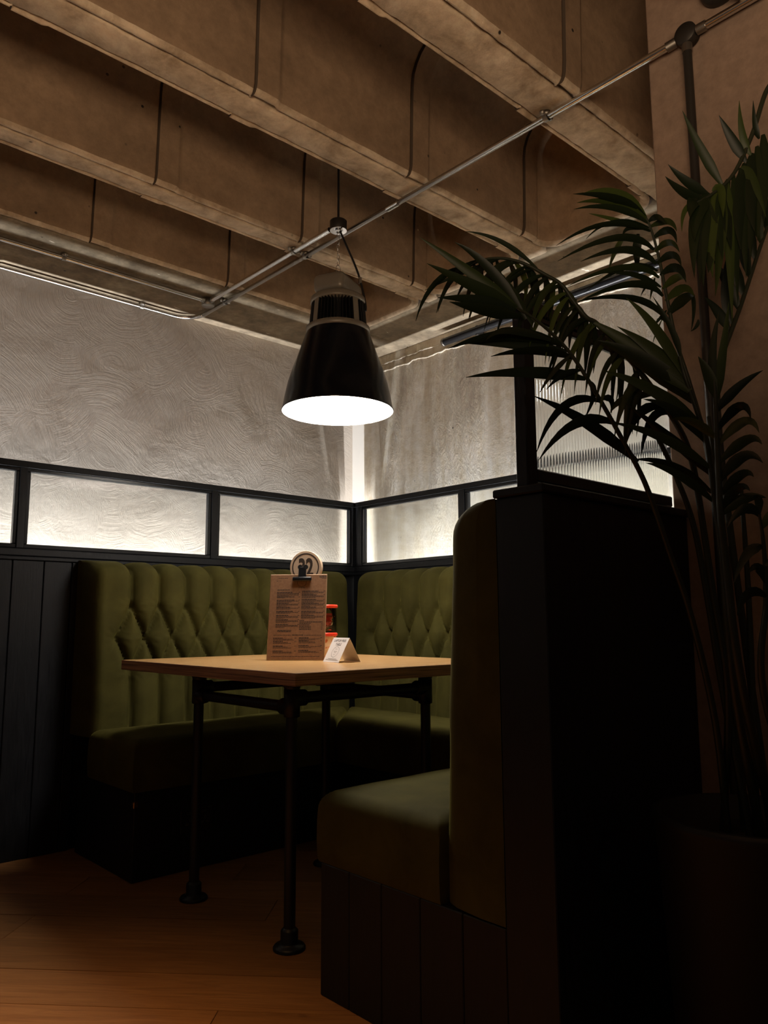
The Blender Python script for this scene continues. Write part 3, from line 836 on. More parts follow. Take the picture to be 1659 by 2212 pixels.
# ------------------------------------------------------------------ things on the table
def text_mesh(body, size, name, mat, parent, mw, extrude=0.0, bold=0.0, align='CENTER', sx=1.0):
    cu = bpy.data.curves.new(name, 'FONT'); cu.body = body; cu.size = size; cu.align_x = align; cu.align_y = 'CENTER'
    cu.extrude = extrude; cu.offset = bold; cu.resolution_u = 4
    o = bpy.data.objects.new(name, cu); COL.objects.link(o)
    dg = bpy.context.evaluated_depsgraph_get(); me = bpy.data.meshes.new_from_object(o.evaluated_get(dg))
    bpy.data.objects.remove(o); bpy.data.curves.remove(cu)
    o3 = ORIGIN.get(parent.name, Vector())
    for v_ in me.vertices: v_.co = mw @ Vector((v_.co.x * sx, v_.co.y, v_.co.z)) - o3
    me.materials.clear(); me.materials.append(mat)
    ob = bpy.data.objects.new(name, me); COL.objects.link(ob); ob.parent = parent; ORIGIN[ob.name] = o3
    return ob


def frame(o3, xa, ya):
    xa, ya = Vector(xa).normalized(), Vector(ya).normalized(); za = xa.cross(ya)
    return Matrix(((xa.x, ya.x, za.x, o3[0]), (xa.y, ya.y, za.y, o3[1]), (xa.z, ya.z, za.z, o3[2]), (0, 0, 0, 1)))


# clipboard menu
bl = Vector((1.6245, 2.4235, tz)); br = Vector((1.7690, 2.2650, tz))
xa = (br - bl).normalized(); back_dir = Vector((-xa.y, xa.x, 0)); lean = math.radians(9)
ya = Vector((0, 0, 1)) * math.cos(lean) + back_dir * math.sin(lean)
W, H = (br - bl).length, 0.318
FR = frame(bl + Vector((0, 0, 0.0008)), xa, ya)
root = thing('menu_clipboard', bl, 'brown menu clipboard leaning upright on the table, held by a black clip', 'menu')
MB().box(0, W, 0, H, -0.003, 0.0, 0.0012, mat=FR).build('board', M['board_edge'], root)
sheet = MB().box(0.002, W - 0.002, 0.002, H - 0.002, 0.0002, 0.0008, mat=FR).build('menu_sheet', M['kraft'], root)
pr = MB(); rr = random.Random(3)


def line_at(x, y, w_, h_):
    pr.box(x, x + w_, y - h_ / 2, y + h_ / 2, 0.0008, 0.00095, mat=FR)


def words(x, y, w_, h_, fill=1.0):
    c = x
    while c < x + w_ * fill:
        k = min(rr.uniform(0.003, 0.011), x + w_ * fill - c)
        if k > 0.001: line_at(c, y, k, h_)
        c += k + 0.0011


sx_, sy_ = W / 700.0, H / 1050.0        # units of the enlarged photo crop


def row(x0, x1, y, bold):
    words(0.002 + (x0 - 200) * sx_, H - (y - 540) * sy_, (x1 - x0) * sx_, 0.0032 if bold else 0.0019)


row(295, 410, 590, False); row(800, 890, 568, True); row(800, 890, 580, False); row(830, 890, 594, False)
for col_, x0, groups in ((0, 285, [(735, 1), (765, 5), (822, 2), (862, 3), (900, 4), (950, 3), (1000, 3), (1050, 4), (1102, 4), (1160, 4)]),
                         (1, 590, [(752, 4), (798, 4), (855, 4), (902, 4), (950, 3), (1000, 4), (1050, 4)])):
    for y0_, k in groups:
        for i in range(k):
            full = (1.0 if i < k - 1 else rr.uniform(0.35, 0.7)) * (rr.uniform(0.55, 0.8) if i == 0 and k > 1 else 1)
            row(x0, x0 + 270 * full, y0_ + i * 11.5, i == 0)
        if k > 1: row(x0 + 265, x0 + 285, y0_, False)
row(575, 630, 1112, True)
for i in range(6): row(575, 575 + (270 if i == 0 else rr.uniform(120, 170)), 1130 + i * 18, True); row(835, 860, 1130 + i * 18, False)
row(310, 480, 1232, True); row(310, 480, 1246, True); row(490, 625, 1288, True); row(265, 480, 1290, False); row(640, 850, 1290, False)
for x0, ys in ((265, (1325, 1365, 1420, 1480)), (575, (1322, 1358, 1415, 1472))):
    for y0_ in ys:
        row(x0, x0 + 120, y0_, True); row(x0 + 260, x0 + 280, y0_, False)
        for i in range(1, 3): row(x0, x0 + rr.uniform(150, 270), y0_ + 12 * i, False)
row(250, 830, 1545, False); row(545, 625, 708, False)
pr.build('print', M['print'], sheet)['kind'] = 'stuff'
text_mesh('# 1 0', 0.0075, 'heading', M['print'], sheet, FR @ Matrix.Translation((0.033, H - 0.0255, 0.00095)), sx=1.1)
cxm, czm = 0.002 + 385 * sx_, H - 100 * sy_
em = MB(); P = []
for i in range(41):
    a = 2 * math.pi * i / 40
    P.append([FR @ Vector((cxm + r_ * math.cos(a), czm + r_ * math.sin(a), 0.00098)) for r_ in (0.0165, 0.0178)])
em.grid(P, flip=True); em.build('emblem', M['print'], sheet)
for i, (w_, y_) in enumerate(((0.009, -0.001), (0.005, -0.004), (0.010, -0.008))):
    pass
# bulldog clip
cl = MB(); c0x = cxm + 0.001
cl.box(c0x - 0.036, c0x + 0.036, H - 0.027, H - 0.011, 0.001, 0.0115, 0.005, 3, mat=FR, smooth=True)
cl.box(c0x - 0.037, c0x + 0.037, H - 0.027, H - 0.011, -0.0135, -0.004, 0.004, 2, mat=FR, smooth=True)
clip_o = cl.build('clip', M['black_gloss'], root)
hd = MB(); hd.box(c0x - 0.0145, c0x + 0.0145, H - 0.012, H + 0.026, 0.004, 0.0062, 0.001, mat=FR)
for dx in (-0.0095, 0.0115):
    ce = FR @ Vector((c0x + dx, H + 0.027, 0.003))
    hd.lathe([(0.0085, -0.003), (0.0095, 0.0), (0.0085, 0.003)], ce, 16, axis=FR.to_3x3() @ Vector((0.15, 0, 1)), cap=True)
hd.build('clip_handle', M['black_gloss'], clip_o)

# number marker: wooden disc on a stem
dc = at(662, 1226, 2.985)
nv_ = (EYE - dc); nv_.z = 0; nv_ = (Matrix.Rotation(math.radians(-20), 3, 'Z') @ nv_).normalized()
ydir = Vector((0, 0, 1)); xdir = ydir.cross(nv_)
root = thing('table_number', (dc.x, dc.y, tz), 'round wooden table number marked 32 rising behind the menu', 'table number')
FD = frame(dc, xdir, ydir); r0 = 0.0632
dsk = MB().lathe([(0.0005, -0.009), (r0, -0.009), (r0, 0.009), (r0 - 0.001, 0.010), (0.0005, 0.010)], dc, 48, axis=nv_, smooth=False)
disc = dsk.build('disc', M['cream_face'], root)
rg = MB(); P = []
for i in range(65):
    a = 2 * math.pi * i / 64
    P.append([FD @ Vector((r_ * math.cos(a), r_ * math.sin(a), 0.0106)) for r_ in (0.0495, 0.0543)])
rg.grid(P, flip=True).build('ring', M['print'], disc)
text_mesh('32', 0.094, 'numeral', M['print'], disc, FD @ Matrix.Translation((0.001, -0.004, 0.0106)), bold=0.0028, sx=0.66)
MB().tube([(dc.x, dc.y, tz + 0.010), (dc.x, dc.y, dc.z - r0 + 0.004)], 0.006, 12).build('stem', M['pale_wood'], root)
MB().lathe([(0.0005, 0.0), (0.034, 0.0), (0.034, 0.010), (0.030, 0.012), (0.0005, 0.012)], (dc.x, dc.y, tz + 0.0005), 28).build('base', M['pale_wood'], root)


# two stacked jars
m, t, n, l, b = nt('printed_tub')
v = tex(n, l, 'Object'); f = noise_n(n, l, v, 34, 3, 0.5, 1.2)
l.new(ramp(n, l, f, [(0.52, (0.86, 0.64, 0.42)), (0.60, (0.70, 0.22, 0.08))]), b.inputs['Base Color']); b.inputs['Roughness'].default_value = 0.35
M['tub'] = m


def jar(c, h_, label, mat_in, seed, body=None):
    root = thing('condiment_jar', c, label, 'jar', 'red-lidded jars')
    R_ = 0.0425
    prof = [(0.0005, 0.001), (R_ - 0.004, 0.001), (R_, 0.005), (R_ + 0.0005, h_ * 0.5), (R_ - 0.001, h_ - 0.016), (R_ - 0.001, h_ - 0.013)]
    inn = [(R_ - 0.0035, h_ - 0.013), (R_ - 0.0035, h_ * 0.5), (R_ - 0.0035, 0.007), (0.0005, 0.005)]
    MB().lathe(prof + inn, c, 36).build('body', body or M['jar_glass'], root)
    lr = R_ + 0.005
    MB().lathe([(0.0005, h_ - 0.0128), (lr - 0.002, h_ - 0.0128), (lr, h_ - 0.010), (lr, h_ - 0.004), (lr - 0.003, h_ - 0.0005), (lr - 0.008, h_), (0.0005, h_)], c, 36).build('lid', M['red_lid'], root)
    rq = random.Random(seed)
    for k in range(34 if mat_in else 0):
        a = rq.uniform(0, 6.28); rr_ = rq.uniform(0.010, R_ - 0.0155); z_ = 0.018 + rq.random() * (h_ - 0.052)
        R3 = Matrix.Translation(Vector(c) + Vector((rr_ * math.cos(a), rr_ * math.sin(a), z_))) @ Matrix.Rotation(rq.uniform(0, 6.28), 4, 'Z') @ Matrix.Rotation(rq.uniform(-1.2, 1.2), 4, 'X')
        mb = MB(); Pq = []
        for i in range(5):
            x_ = (i / 4 - 0.5) * 0.030; t_ = 0.0035 * (1 - (2 * abs(i / 4 - 0.5)) ** 2) + 0.0004
            Pq.append([R3 @ Vector((x_, y_, t_ * (1 - (2 * abs(y_) / 0.017) ** 2 * 0.9) * s_)) for s_ in (1,) for y_ in (-0.008, -0.004, 0, 0.004, 0.008)])
        mb.grid(Pq)
        Pq2 = [[p - (R3.to_3x3() @ Vector((0, 0, 2 * max(0.0004, (R3.inverted() @ p).z)))) for p in row_] for row_ in Pq]
        mb.grid(Pq2, flip=True)
        mb.build('sachet', rq.choice(mat_in), root)
    return root


jc = at(702.5, 1410, 3.035); jx, jy = jc.x, jc.y
jar((jx, jy, tz + 0.0005), 0.0975, 'lower red-lidded jar, cream with reddish print, standing on the table behind the menu', [], 4, M['tub'])
jar((jx, jy, tz + 0.0985), 0.1055, 'upper red-lidded jar holding dark red and brown sachets, stacked on another jar', [M['brown_sauce'], M['red_sauce'], M['red_sauce']], 9)

# folded tent card
hf_ = Vector((math.cos(YAW), math.sin(YAW), 0)); rt_ = Vector((math.sin(YAW), -math.cos(YAW), 0))
rdir = (rt_ * 0.060 + hf_ * -0.080).normalized(); sdir = Vector((rdir.y, -rdir.x, 0))
if sdir.dot(EYE - Vector((1.85, 2.3, 0.9))) < 0: sdir = -sdir
rm = at(738, 1430.5, 2.765); rm.z = tz + 0.0007
root = thing('tent_card', rm, 'white folded card reading LAPTOP FREE TABLE standing on the table', 'sign')
Lr, hh, sp = 0.099, 0.0825, 0.0455
ap = rm + Vector((0, 0, hh))
for k, sg in ((0, 1), (1, -1)):
    base = rm + sdir * sp * sg
    a0, a1 = ap - rdir * Lr / 2, ap + rdir * Lr / 2; b0, b1 = base - rdir * Lr / 2, base + rdir * Lr / 2
    nrm_ = (a1 - a0).cross(b0 - a0).normalized() * 0.0003
    MB().add([a0 + nrm_, a1 + nrm_, b1 + nrm_, b0 + nrm_, a0 - nrm_, a1 - nrm_, b1 - nrm_, b0 - nrm_],
             [(0, 1, 2, 3), (7, 6, 5, 4), (0, 4, 5, 1), (1, 5, 6, 2), (2, 6, 7, 3), (3, 7, 4, 0)]).build('panel', M['card'], root)
base = rm + sdir * sp; upv = (ap - base).normalized(); tdir = rdir if rdir.cross(upv).dot(EYE - rm) > 0 else -rdir
nout = tdir.cross(upv)
mid = (ap + base) / 2 + nout * 0.0006; SL = (ap - base).length
FT = frame(mid, tdir, upv)
text_mesh('LAPTOP FREE', 0.0128, 'lettering', M['print_grey'], root, FT @ Matrix.Translation((0, SL / 2 - 0.0125, 0)), bold=0.00028, sx=0.95)
text_mesh('TABLE', 0.0128, 'lettering', M['print_grey'], root, FT @ Matrix.Translation((0, SL / 2 - 0.0270, 0)), bold=0.00028, sx=0.95)
eb = MB(); P = []
for i in range(41):
    a = 2 * math.pi * i / 40; P.append([FT @ Vector((r_ * math.cos(a), -0.008 + r_ * math.sin(a), 0.0)) for r_ in (0.0195, 0.0205)])
eb.grid(P, flip=True)
for x_, y_, w_ in ((0, 0.003, 0.012), (0, -0.006, 0.020), (0.0, -0.010, 0.012), (0, -0.018, 0.008)):
    eb.box(x_ - w_ / 2, x_ + w_ / 2, y_ - 0.0004, y_ + 0.0004, -0.0001, 0.0001, mat=FT)
eb.build('emblem', M['print_grey'], root)
lb2 = MB()
lb2.box(-0.026, 0.026, -SL / 2 + 0.0125, -SL / 2 + 0.0135, -0.0001, 0.0001, mat=FT); lb2.box(-0.037, 0.037, -SL / 2 + 0.008, -SL / 2 + 0.009, -0.0001, 0.0001, mat=FT)
lb2.build('small_print', M['print_grey'], root)

# ------------------------------------------------------------------ pendant lamp
CX, CY = 1.838, 2.280
root = thing('pendant_lamp', (CX, CY, 1.73), 'big black industrial bell lamp hanging by a chain above the table', 'lamp')
outer = [(0.2135, 1.7300), (0.2160, 1.7335), (0.2125, 1.7400), (0.2035, 1.790), (0.1925, 1.840), (0.1760, 1.893), (0.1600, 1.938), (0.1490, 1.968), (0.1380, 2.000), (0.1290, 2.027), (0.1190, 2.048)]
shade = MB().lathe(outer, (CX, CY, 0), 72).build('shade', M['black_enamel'], root)
inner = [(r_ - 0.0035, z_) for r_, z_ in outer[2:]]
MB().lathe([(0.2135, 1.7300)] + inner[::1] + [(0.0005, 2.046)], (CX, CY, 0), 64).build('reflector', M['white_refl'], shade)
MB().lathe([(0.0005, 1.7440), (0.2030, 1.7440), (0.2030, 1.7445), (0.0005, 1.7445)], (CX, CY, 0), 64, smooth=False).build('diffuser', M['diffuser'], root)
MB().lathe([(0.114, 2.040), (0.1235, 2.042), (0.1245, 2.062), (0.116, 2.066), (0.0005, 2.066)], (CX, CY, 0), 64).build('lower_band', M['lamp_grey'], root)
core = MB().lathe([(0.082, 2.0665), (0.078, 2.160)], (CX, CY, 0), 48).build('heat_sink', M['fin'], root)
for k in range(48):
    a = 2 * math.pi * k / 48; ca, sa = math.cos(a), math.sin(a)
    wd = 0.0016 if k % 12 else 0.012
    mb = MB(); vs = []
    for r_, z_ in ((0.080, 2.067), (0.1135, 2.067), (0.1045, 2.160), (0.078, 2.160)):
        for s_ in (-1, 1): vs.append((CX + r_ * ca - s_ * wd * sa, CY + r_ * sa + s_ * wd * ca, z_))
    mb.add(vs, [(0, 2, 4, 6), (1, 7, 5, 3), (0, 1, 3, 2), (2, 3, 5, 4), (4, 5, 7, 6)]).build('fin', M['lamp_grey'] if k % 12 == 0 else M['fin'], core)
MB().lathe([(0.0005, 2.1605), (0.1075, 2.1605), (0.1085, 2.166), (0.1065, 2.182), (0.100, 2.187), (0.0005, 2.187)], (CX, CY, 0), 64).build('upper_band', M['lamp_grey'], root)
rotz = Matrix.Translation((CX, CY, 0)) @ Matrix.Rotation(math.radians(24), 4, 'Z')
mb = MB().box(-0.092, 0.092, -0.066, 0.066, 2.1875, 2.262, 0.022, 4, mat=rotz, smooth=True)
mb.build('gear_box', M['lamp_grey'], root)
MB().tube([(CX - 0.012, CY, 2.262), (CX - 0.012, CY, 2.285), (CX, CY, 2.292), (CX + 0.012, CY, 2.285), (CX + 0.012, CY, 2.262)], 0.0035, 8).build('hanging_bracket', M['dark_cast'], root)
ch = MB(); zt_ = 2.462; k = 0
while zt_ > 2.305:
    big = k == 6; hl = 0.013 if not big else 0.02
    ring = []
    for i in range(17):
        a = 2 * math.pi * i / 16; x_ = math.cos(a) * (0.0058 if not big else 0.011); z_ = math.sin(a) * hl
        ring.append((CX + (x_ if k % 2 == 0 else 0), CY + (x_ if k % 2 else 0), zt_ - hl + z_))
    ch.tube(ring, 0.0013, 6, cap=False); zt_ -= 2 * hl - 0.0035; k += 1
ring = [(CX + 0.012 * math.cos(2 * math.pi * i / 16) * (1 + 0.25 * (i > 8)), CY, zt_ - 0.02 + 0.026 * math.sin(2 * math.pi * i / 16)) for i in range(17)]
ch.tube(ring, 0.0017, 6, cap=False)
ch.build('chain', M['galv'], root)
cab = [at(735, 497, 2.91), at(748, 530, 2.91), at(764, 566, 2.91), at(776, 598, 2.91), at(784, 630, 2.91), at(790, 660, 2.91), at(790, 672, 2.91)]
cab[0] = Vector((CX + 0.006, CY, 2.478)); mb = MB().tube(catmull(cab, 6), 0.0042, 10)
mb.build('flex', M['cable'], root)
pc = at(778, 606, 2.91); MB().tube([pc - Vector((0, 0, 0.012)), pc + Vector((0, 0, 0.012))], 0.0065, 10).build('cable_gland', M['dull_galv'], root)

# ------------------------------------------------------------------ conduits
ZK = 2.483; RK = 0.0105


def saddle(root, p, axis, z_top, mat=None):
    """spacer-bar saddle: cylinder base on the concrete and a strap over the pipe"""
    p = Vector(p); A = Vector(axis); S = Vector((-A.y, A.x, 0)); mb = MB()
    mb.lathe([(0.0005, 0.0), (0.014, 0.0), (0.014, z_top - p.z - 0.004), (0.0005, z_top - p.z - 0.004)], p + S * 0.0 + Vector((0, 0, 0.004)), 16)
    P = []
    for i in range(13):
        a = math.pi * (1 + i / 12); P.append([p + S * (math.cos(a) * (RK + 0.0022)) + Vector((0, 0, math.sin(a) * (RK + 0.0022))) + A * d_ for d_ in (-0.008, 0.008)])
    mb.grid(P); mb.grid([[q - Vector((0, 0, 0.0012)) for q in r_] for r_ in P], flip=True)
    for s_ in (-1, 1):
        q = p + S * s_ * 0.021 + Vector((0, 0, 0.002))
        mb.lathe([(0.0005, -0.003), (0.006, -0.003), (0.007, 0.0), (0.009, 0.003), (0.009, 0.007), (0.0005, 0.007)], q, 10)
    return mb.build('saddle', mat or M['dull_galv'], root)


def arc(c, r_, a0, a1, z_, n_=9):
    return [Vector((c[0] + r_ * math.cos(a0 + (a1 - a0) * i / (n_ - 1)), c[1] + r_ * math.sin(a0 + (a1 - a0) * i / (n_ - 1)), z_)) for i in range(n_)]


X1, Y1 = 1.885, 3.535
root = thing('conduit_run', (X1, 1.5, ZK), 'long steel conduit from the column across the ribs, bending left along the plaster wall', 'conduit', 'ceiling conduits')
path = [Vector((X1, 0.91, ZK)), Vector((X1, Y1 - 0.11, ZK))] + arc((X1 - 0.11, Y1 - 0.11), 0.11, 0, math.pi / 2, ZK) + [Vector((-1.1, Y1, ZK))]
MB().tube(path, RK, 14).build('pipe', M['galv'], root)
for yy in (1.31, 2.56, 3.22): saddle(root, (X1, yy, ZK), (0, 1, 0), ZC)
for xx in (0.2, 0.62, 1.6): saddle(root, (xx, Y1, ZK), (1, 0, 0), ZC)
for yy in (2.012,): MB().tube([(X1, yy - 0.03, ZK), (X1, yy + 0.03, ZK)], RK + 0.0022, 14).build('coupler', M['galv'], root)

X2, Y2 = 1.822, 3.275
root = thing('conduit_run', (X2, 2.8, ZK), 'steel conduit from the lamp box to a round box, then left along the beam', 'conduit', 'ceiling conduits')
MB().tube([(X2, CY + 0.035, ZK), (X2, Y2 - 0.03, ZK)], RK, 14).build('pipe', M['galv'], root)
MB().tube([(X2 - 0.03, Y2 - 0.012, ZK), (-1.1, Y2 - 0.012, ZK)], RK, 14).build('pipe', M['galv'], root)
for yy in (2.56,): saddle(root, (X2, yy, ZK), (0, 1, 0), ZC)
for xx in (0.2, 1.12): saddle(root, (xx, Y2 - 0.012, ZK), (1, 0, 0), ZC)
bxs = MB().lathe([(0.0005, -0.020), (0.029, -0.020), (0.031, -0.017), (0.031, 0.0165), (0.0005, 0.0165)], (X2, Y2, ZK), 28)
bxs.lathe([(0.0135, 0.028), (0.0135, 0.044)], (X2, Y2, ZK), 14, axis=(0, -1, 0), cap=True); bxs.lathe([(0.0135, 0.028), (0.0135, 0.044)], (X2, Y2 - 0.012, ZK), 14, axis=(-1, 0, 0), cap=True)
bxs.build('round_box', M['dull_galv'], root)

root = thing('lamp_box', (CX, CY, 2.49), 'round dark conduit box with bright base plate, holding the chain of the lamp', 'junction box')
MB().lathe([(0.033, 2.472), (0.034, 2.474), (0.034, 2.510), (0.031, 2.513), (0.0005, 2.513)], (CX, CY, 0), 32).build('box', M['dark_cast'], root)
MB().lathe([(0.0005, 2.470), (0.012, 2.470), (0.012, 2.466), (0.019, 2.466), (0.019, 2.4705), (0.0335, 2.4705), (0.0335, 2.4718), (0.0005, 2.4718)], (CX, CY, 0), 32, smooth=False).build('base_plate', M['chrome'], root)
MB().tube([(CX, CY, 2.510), (CX, CY, 2.975)], 0.0048, 10).build('hanging_rod', M['cable'], root)

root = thing('column_conduit', (X1, 0.86, 2.49), 'dark conduit dropping down the column from a round junction box', 'conduit')
JY = 0.857
mb = MB().lathe([(0.0005, -0.016), (0.029, -0.016), (0.030, 0.015), (0.028, 0.018), (0.0005, 0.0185)], (X1 + 0.012, JY, 2.493), 28, axis=(-1, 0, 0))
mb.build('junction_box', M['dark_cast'], root)
mb = MB().tube([(X1 + 0.006, JY + 0.03, 2.488), (X1 + 0.001, JY + 0.055, ZK)], 0.0135, 14)
mb.build('spout', M['dull_galv'], root)
MB().tube([(X1 + 0.006, JY - 0.03, 2.488), (X1 + 0.006, JY - 0.055, 2.488)], 0.0135, 14).build('spout', M['dull_galv'], root)
MB().tube([(X1 + 0.006, JY, 2.463), (X1 + 0.006, JY, 2.440)], 0.0135, 14).build('spout', M['dull_galv'], root)
MB().tube([(X1 + 0.006, JY, 2.452), (X1 + 0.006, JY, 0.0)], RK + 0.001, 14).build('drop_pipe', M['dark_cast'], root)
MB().tube([(X1 + 0.006, JY - 0.05, 2.488), (X1 + 0.006, -0.5, 2.488)], RK, 14).build('pipe', M['galv'], root)

mb = MB().lathe([(0.0005, 0.0), (0.052, 0.0), (0.055, 0.006), (0.054, 0.022), (0.046, 0.036), (0.030, 0.044), (0.0005, 0.046)], (XC - 0.001, 0.765, 2.592), 32, axis=(-1, 0, 0))
mb.lathe([(0.010, 0.02), (0.012, 0.05), (0.0005, 0.053)], (XC, 0.752, 2.552), 12, axis=(-1, 0, 0))
tag(mb.build('wall_sounder', M['dark_cast']), 'round dark fitting on the column above the conduit, cut by the top edge', 'alarm')

root = thing('wall_pipe', (XR - 0.06, 1.9, 2.43), 'fat dark capped pipe running along the top of the concrete wall', 'pipe')
PX, PZ = XR - 0.048, 2.428
MB().tube([(PX, 2.778, PZ), (PX, 1.0, PZ + 0.005)], 0.021, 20).build('pipe', M['black_gloss'], root)
MB().lathe([(0.0005, 0.0), (0.0215, 0.0), (0.0225, 0.002), (0.0225, 0.012), (0.0005, 0.012)], (PX, 2.778, PZ), 24, axis=(0, 1, 0), cap=False).build('end_cap', M['dull_galv'], root)
for yy in (2.55, 1.98, 1.4): MB().box(PX - 0.004, XR, yy - 0.008, yy + 0.008, PZ - 0.026, PZ + 0.026, 0.002).build('bracket', M['dark_cast'], root)

# ------------------------------------------------------------------ socket on the sofa plinth
SX0, SX1, SZ0, SZ1 = 1.502, 1.642, 0.138, 0.224
root = thing('wall_socket', (SX0, 2.805, SZ0), 'black double power socket on the plinth of the left sofa', 'socket')
MB().box(SX0, SX1, 2.7985, 2.8058, SZ0, SZ1, 0.003, 2).build('plate', simple('socket_black', (0.016, 0.016, 0.018), 0.25), root)
M['slot'] = simple('socket_mark', (0.16, 0.15, 0.14), 0.4)
for c in (SX0 + 0.038, SX0 + 0.102):
    mb = MB()
    for (dx, dz, w_, h_) in ((0.003, -0.012 + 0.018, 0.006, 0.012), (-0.011, -0.012, 0.011, 0.006), (0.011, -0.012, 0.011, 0.006), (-0.004, 0.028, 0.015, 0.007)):
        for (a, b_, e, g_) in ((-w_ / 2, w_ / 2, -h_ / 2, -h_ / 2 + 0.0011), (-w_ / 2, w_ / 2, h_ / 2 - 0.0011, h_ / 2), (-w_ / 2, -w_ / 2 + 0.0011, -h_ / 2, h_ / 2), (w_ / 2 - 0.0011, w_ / 2, -h_ / 2, h_ / 2)):
            mb.box(c + dx + a, c + dx + b_, 2.7978, 2.7984, SZ0 + 0.043 + dz + e, SZ0 + 0.043 + dz + g_)
    mb.build('outlet', M['slot'], root)

# ------------------------------------------------------------------ potted palm
PCX, PCY, PH = 1.60, 0.69, 0.555
palm = thing('potted_palm', (PCX, PCY, 0), 'tall dark green palm in a black pot beside the column, fronds over the partition', 'plant')
pot = MB().lathe([(0.0005, 0.001), (0.150, 0.001), (0.158, 0.01), (0.186, PH - 0.02), (0.190, PH - 0.015), (0.190, PH), (0.176, PH), (0.172, PH - 0.05), (0.0005, PH - 0.05)], (PCX, PCY, 0), 48).build('pot', M['pot'], palm)
MB().lathe([(0.172, PH - 0.049), (0.08, PH - 0.040), (0.0005, PH - 0.036)], (PCX, PCY, 0), 32).build('soil', M['soil'], palm)
vdir = fw.copy(); vdir.z = 0; vdir.normalize()


def leaflet(fr, a, b_, c, width, rs, n_=11):
    """blade from a over b_ to c with a shallow fold along its midrib"""
    pts = bez(a, b_, c, n_); P = []
    tilt = rs.uniform(-0.55, 0.55)
    for i, p in enumerate(pts):
        t_ = i / (n_ - 1)
        tg = (pts[min(i + 1, n_ - 1)] - pts[max(i - 1, 0)]).normalized()
        look = (p - EYE).normalized()
        s_ = tg.cross(look)
        if s_.length < 0.2: s_ = tg.cross(Vector((0.3, 0.5, 0.8)))
        s_.normalize(); nn = s_.cross(tg)
        s2 = (s_ * math.cos(tilt) + nn * math.sin(tilt)); n2 = s2.cross(tg)
        wv = width * 0.5 * (min(1.0, 0.30 + 2.6 * t_) * (1 - max(0, (t_ - 0.30) / 0.70) ** 1.7)) + 0.0003
        P.append([p + s2 * wv + n2 * wv * 0.3, p, p - s2 * wv + n2 * wv * 0.3])
    return MB().grid(P).build('leaflet', M['leaf'], fr)


def frond(path, leaves, r_=(0.0075, 0.0022), seed=1):
    """path: photo points with distance, root first; leaves: (root px, root dist, bend px, tip px, tip dist, width in px)"""
    pts = catmull([at(*p) if len(p) == 3 and p[0] > 10 else Vector(p) for p in path], 7); n_ = len(pts)
    rad = [r_[0] + (r_[1] - r_[0]) * (i / (n_ - 1)) for i in range(n_)]
    fr = MB().tube(pts, rad, 8).build('frond', M['stem'], palm)
    rs = random.Random(seed)
    for (ra, da, bb, ta, td, wd) in leaves:
        a = at(ra[0], ra[1], da); c = at(ta[0], ta[1], td)
        if bb is None:
            mid_ = ((ra[0] + ta[0]) / 2, (ra[1] + ta[1]) / 2 - 0.12 * abs(ta[0] - ra[0])); bb = mid_
        b_ = at(bb[0], bb[1], (da + td) / 2)
        leaflet(fr, a, b_, c, wd / F_PX * (da + td) / 2, rs)
    return fr


B0 = (1.585, 0.70, PH - 0.042)


def base(dx, dy): return (PCX + dx, PCY + dy, PH - 0.044)


# frond A: long low frond reaching left across the post
frond([base(-0.03, 0.04), (1545, 1560, 1.56), (1495, 1340, 1.53), (1448, 1199, 1.50), (1396, 1050, 1.47), (1349, 958, 1.45), (1285, 845, 1.42), (1227, 757, 1.39), (1165, 697, 1.36), (1116, 664, 1.34)], [
    ((1117, 665), 1.34, (1040, 600), (906, 512), 1.30, 27), ((1116, 666), 1.34, (1030, 620), (922, 569), 1.27, 30),
    ((1114, 672), 1.34, (1040, 640), (945, 643), 1.28, 27), ((1124, 684), 1.35, (1050, 672), (971, 652), 1.26, 29),
    ((1135, 690), 1.35, (1060, 560), (982, 523), 1.33, 24), ((1150, 700), 1.35, (1090, 580), (1000, 535), 1.36, 20),
    ((1190, 735), 1.37, (1080, 690), (1050, 735), 1.30, 20),
    ((1212, 745), 1.38, (1100, 700), (968, 753), 1.33, 30), ((1225, 760), 1.39, (1120, 735), (1005, 742), 1.36, 26),
    ((1265, 818), 1.41, (1150, 790), (1006, 815), 1.36, 28), ((1240, 775), 1.40, (1160, 745), (1060, 770), 1.34, 24),
    ((1378, 998), 1.46, (1270, 900), (1152, 855), 1.40, 27), ((1300, 868), 1.42, (1205, 835), (1158, 980), 1.38, 21),
    ((1330, 915), 1.44, (1240, 875), (1163, 995), 1.40, 24), ((1255, 800), 1.40, (1215, 800), (1180, 842), 1.38, 13),
    ((1235, 765), 1.39, (1190, 800), (1165, 850), 1.37, 12),
    ((1300, 862), 1.42, (1330, 850), (1320, 892), 1.46, 15), ((1270, 822), 1.41, (1300, 840), (1262, 905), 1.45, 14),
], seed=3)

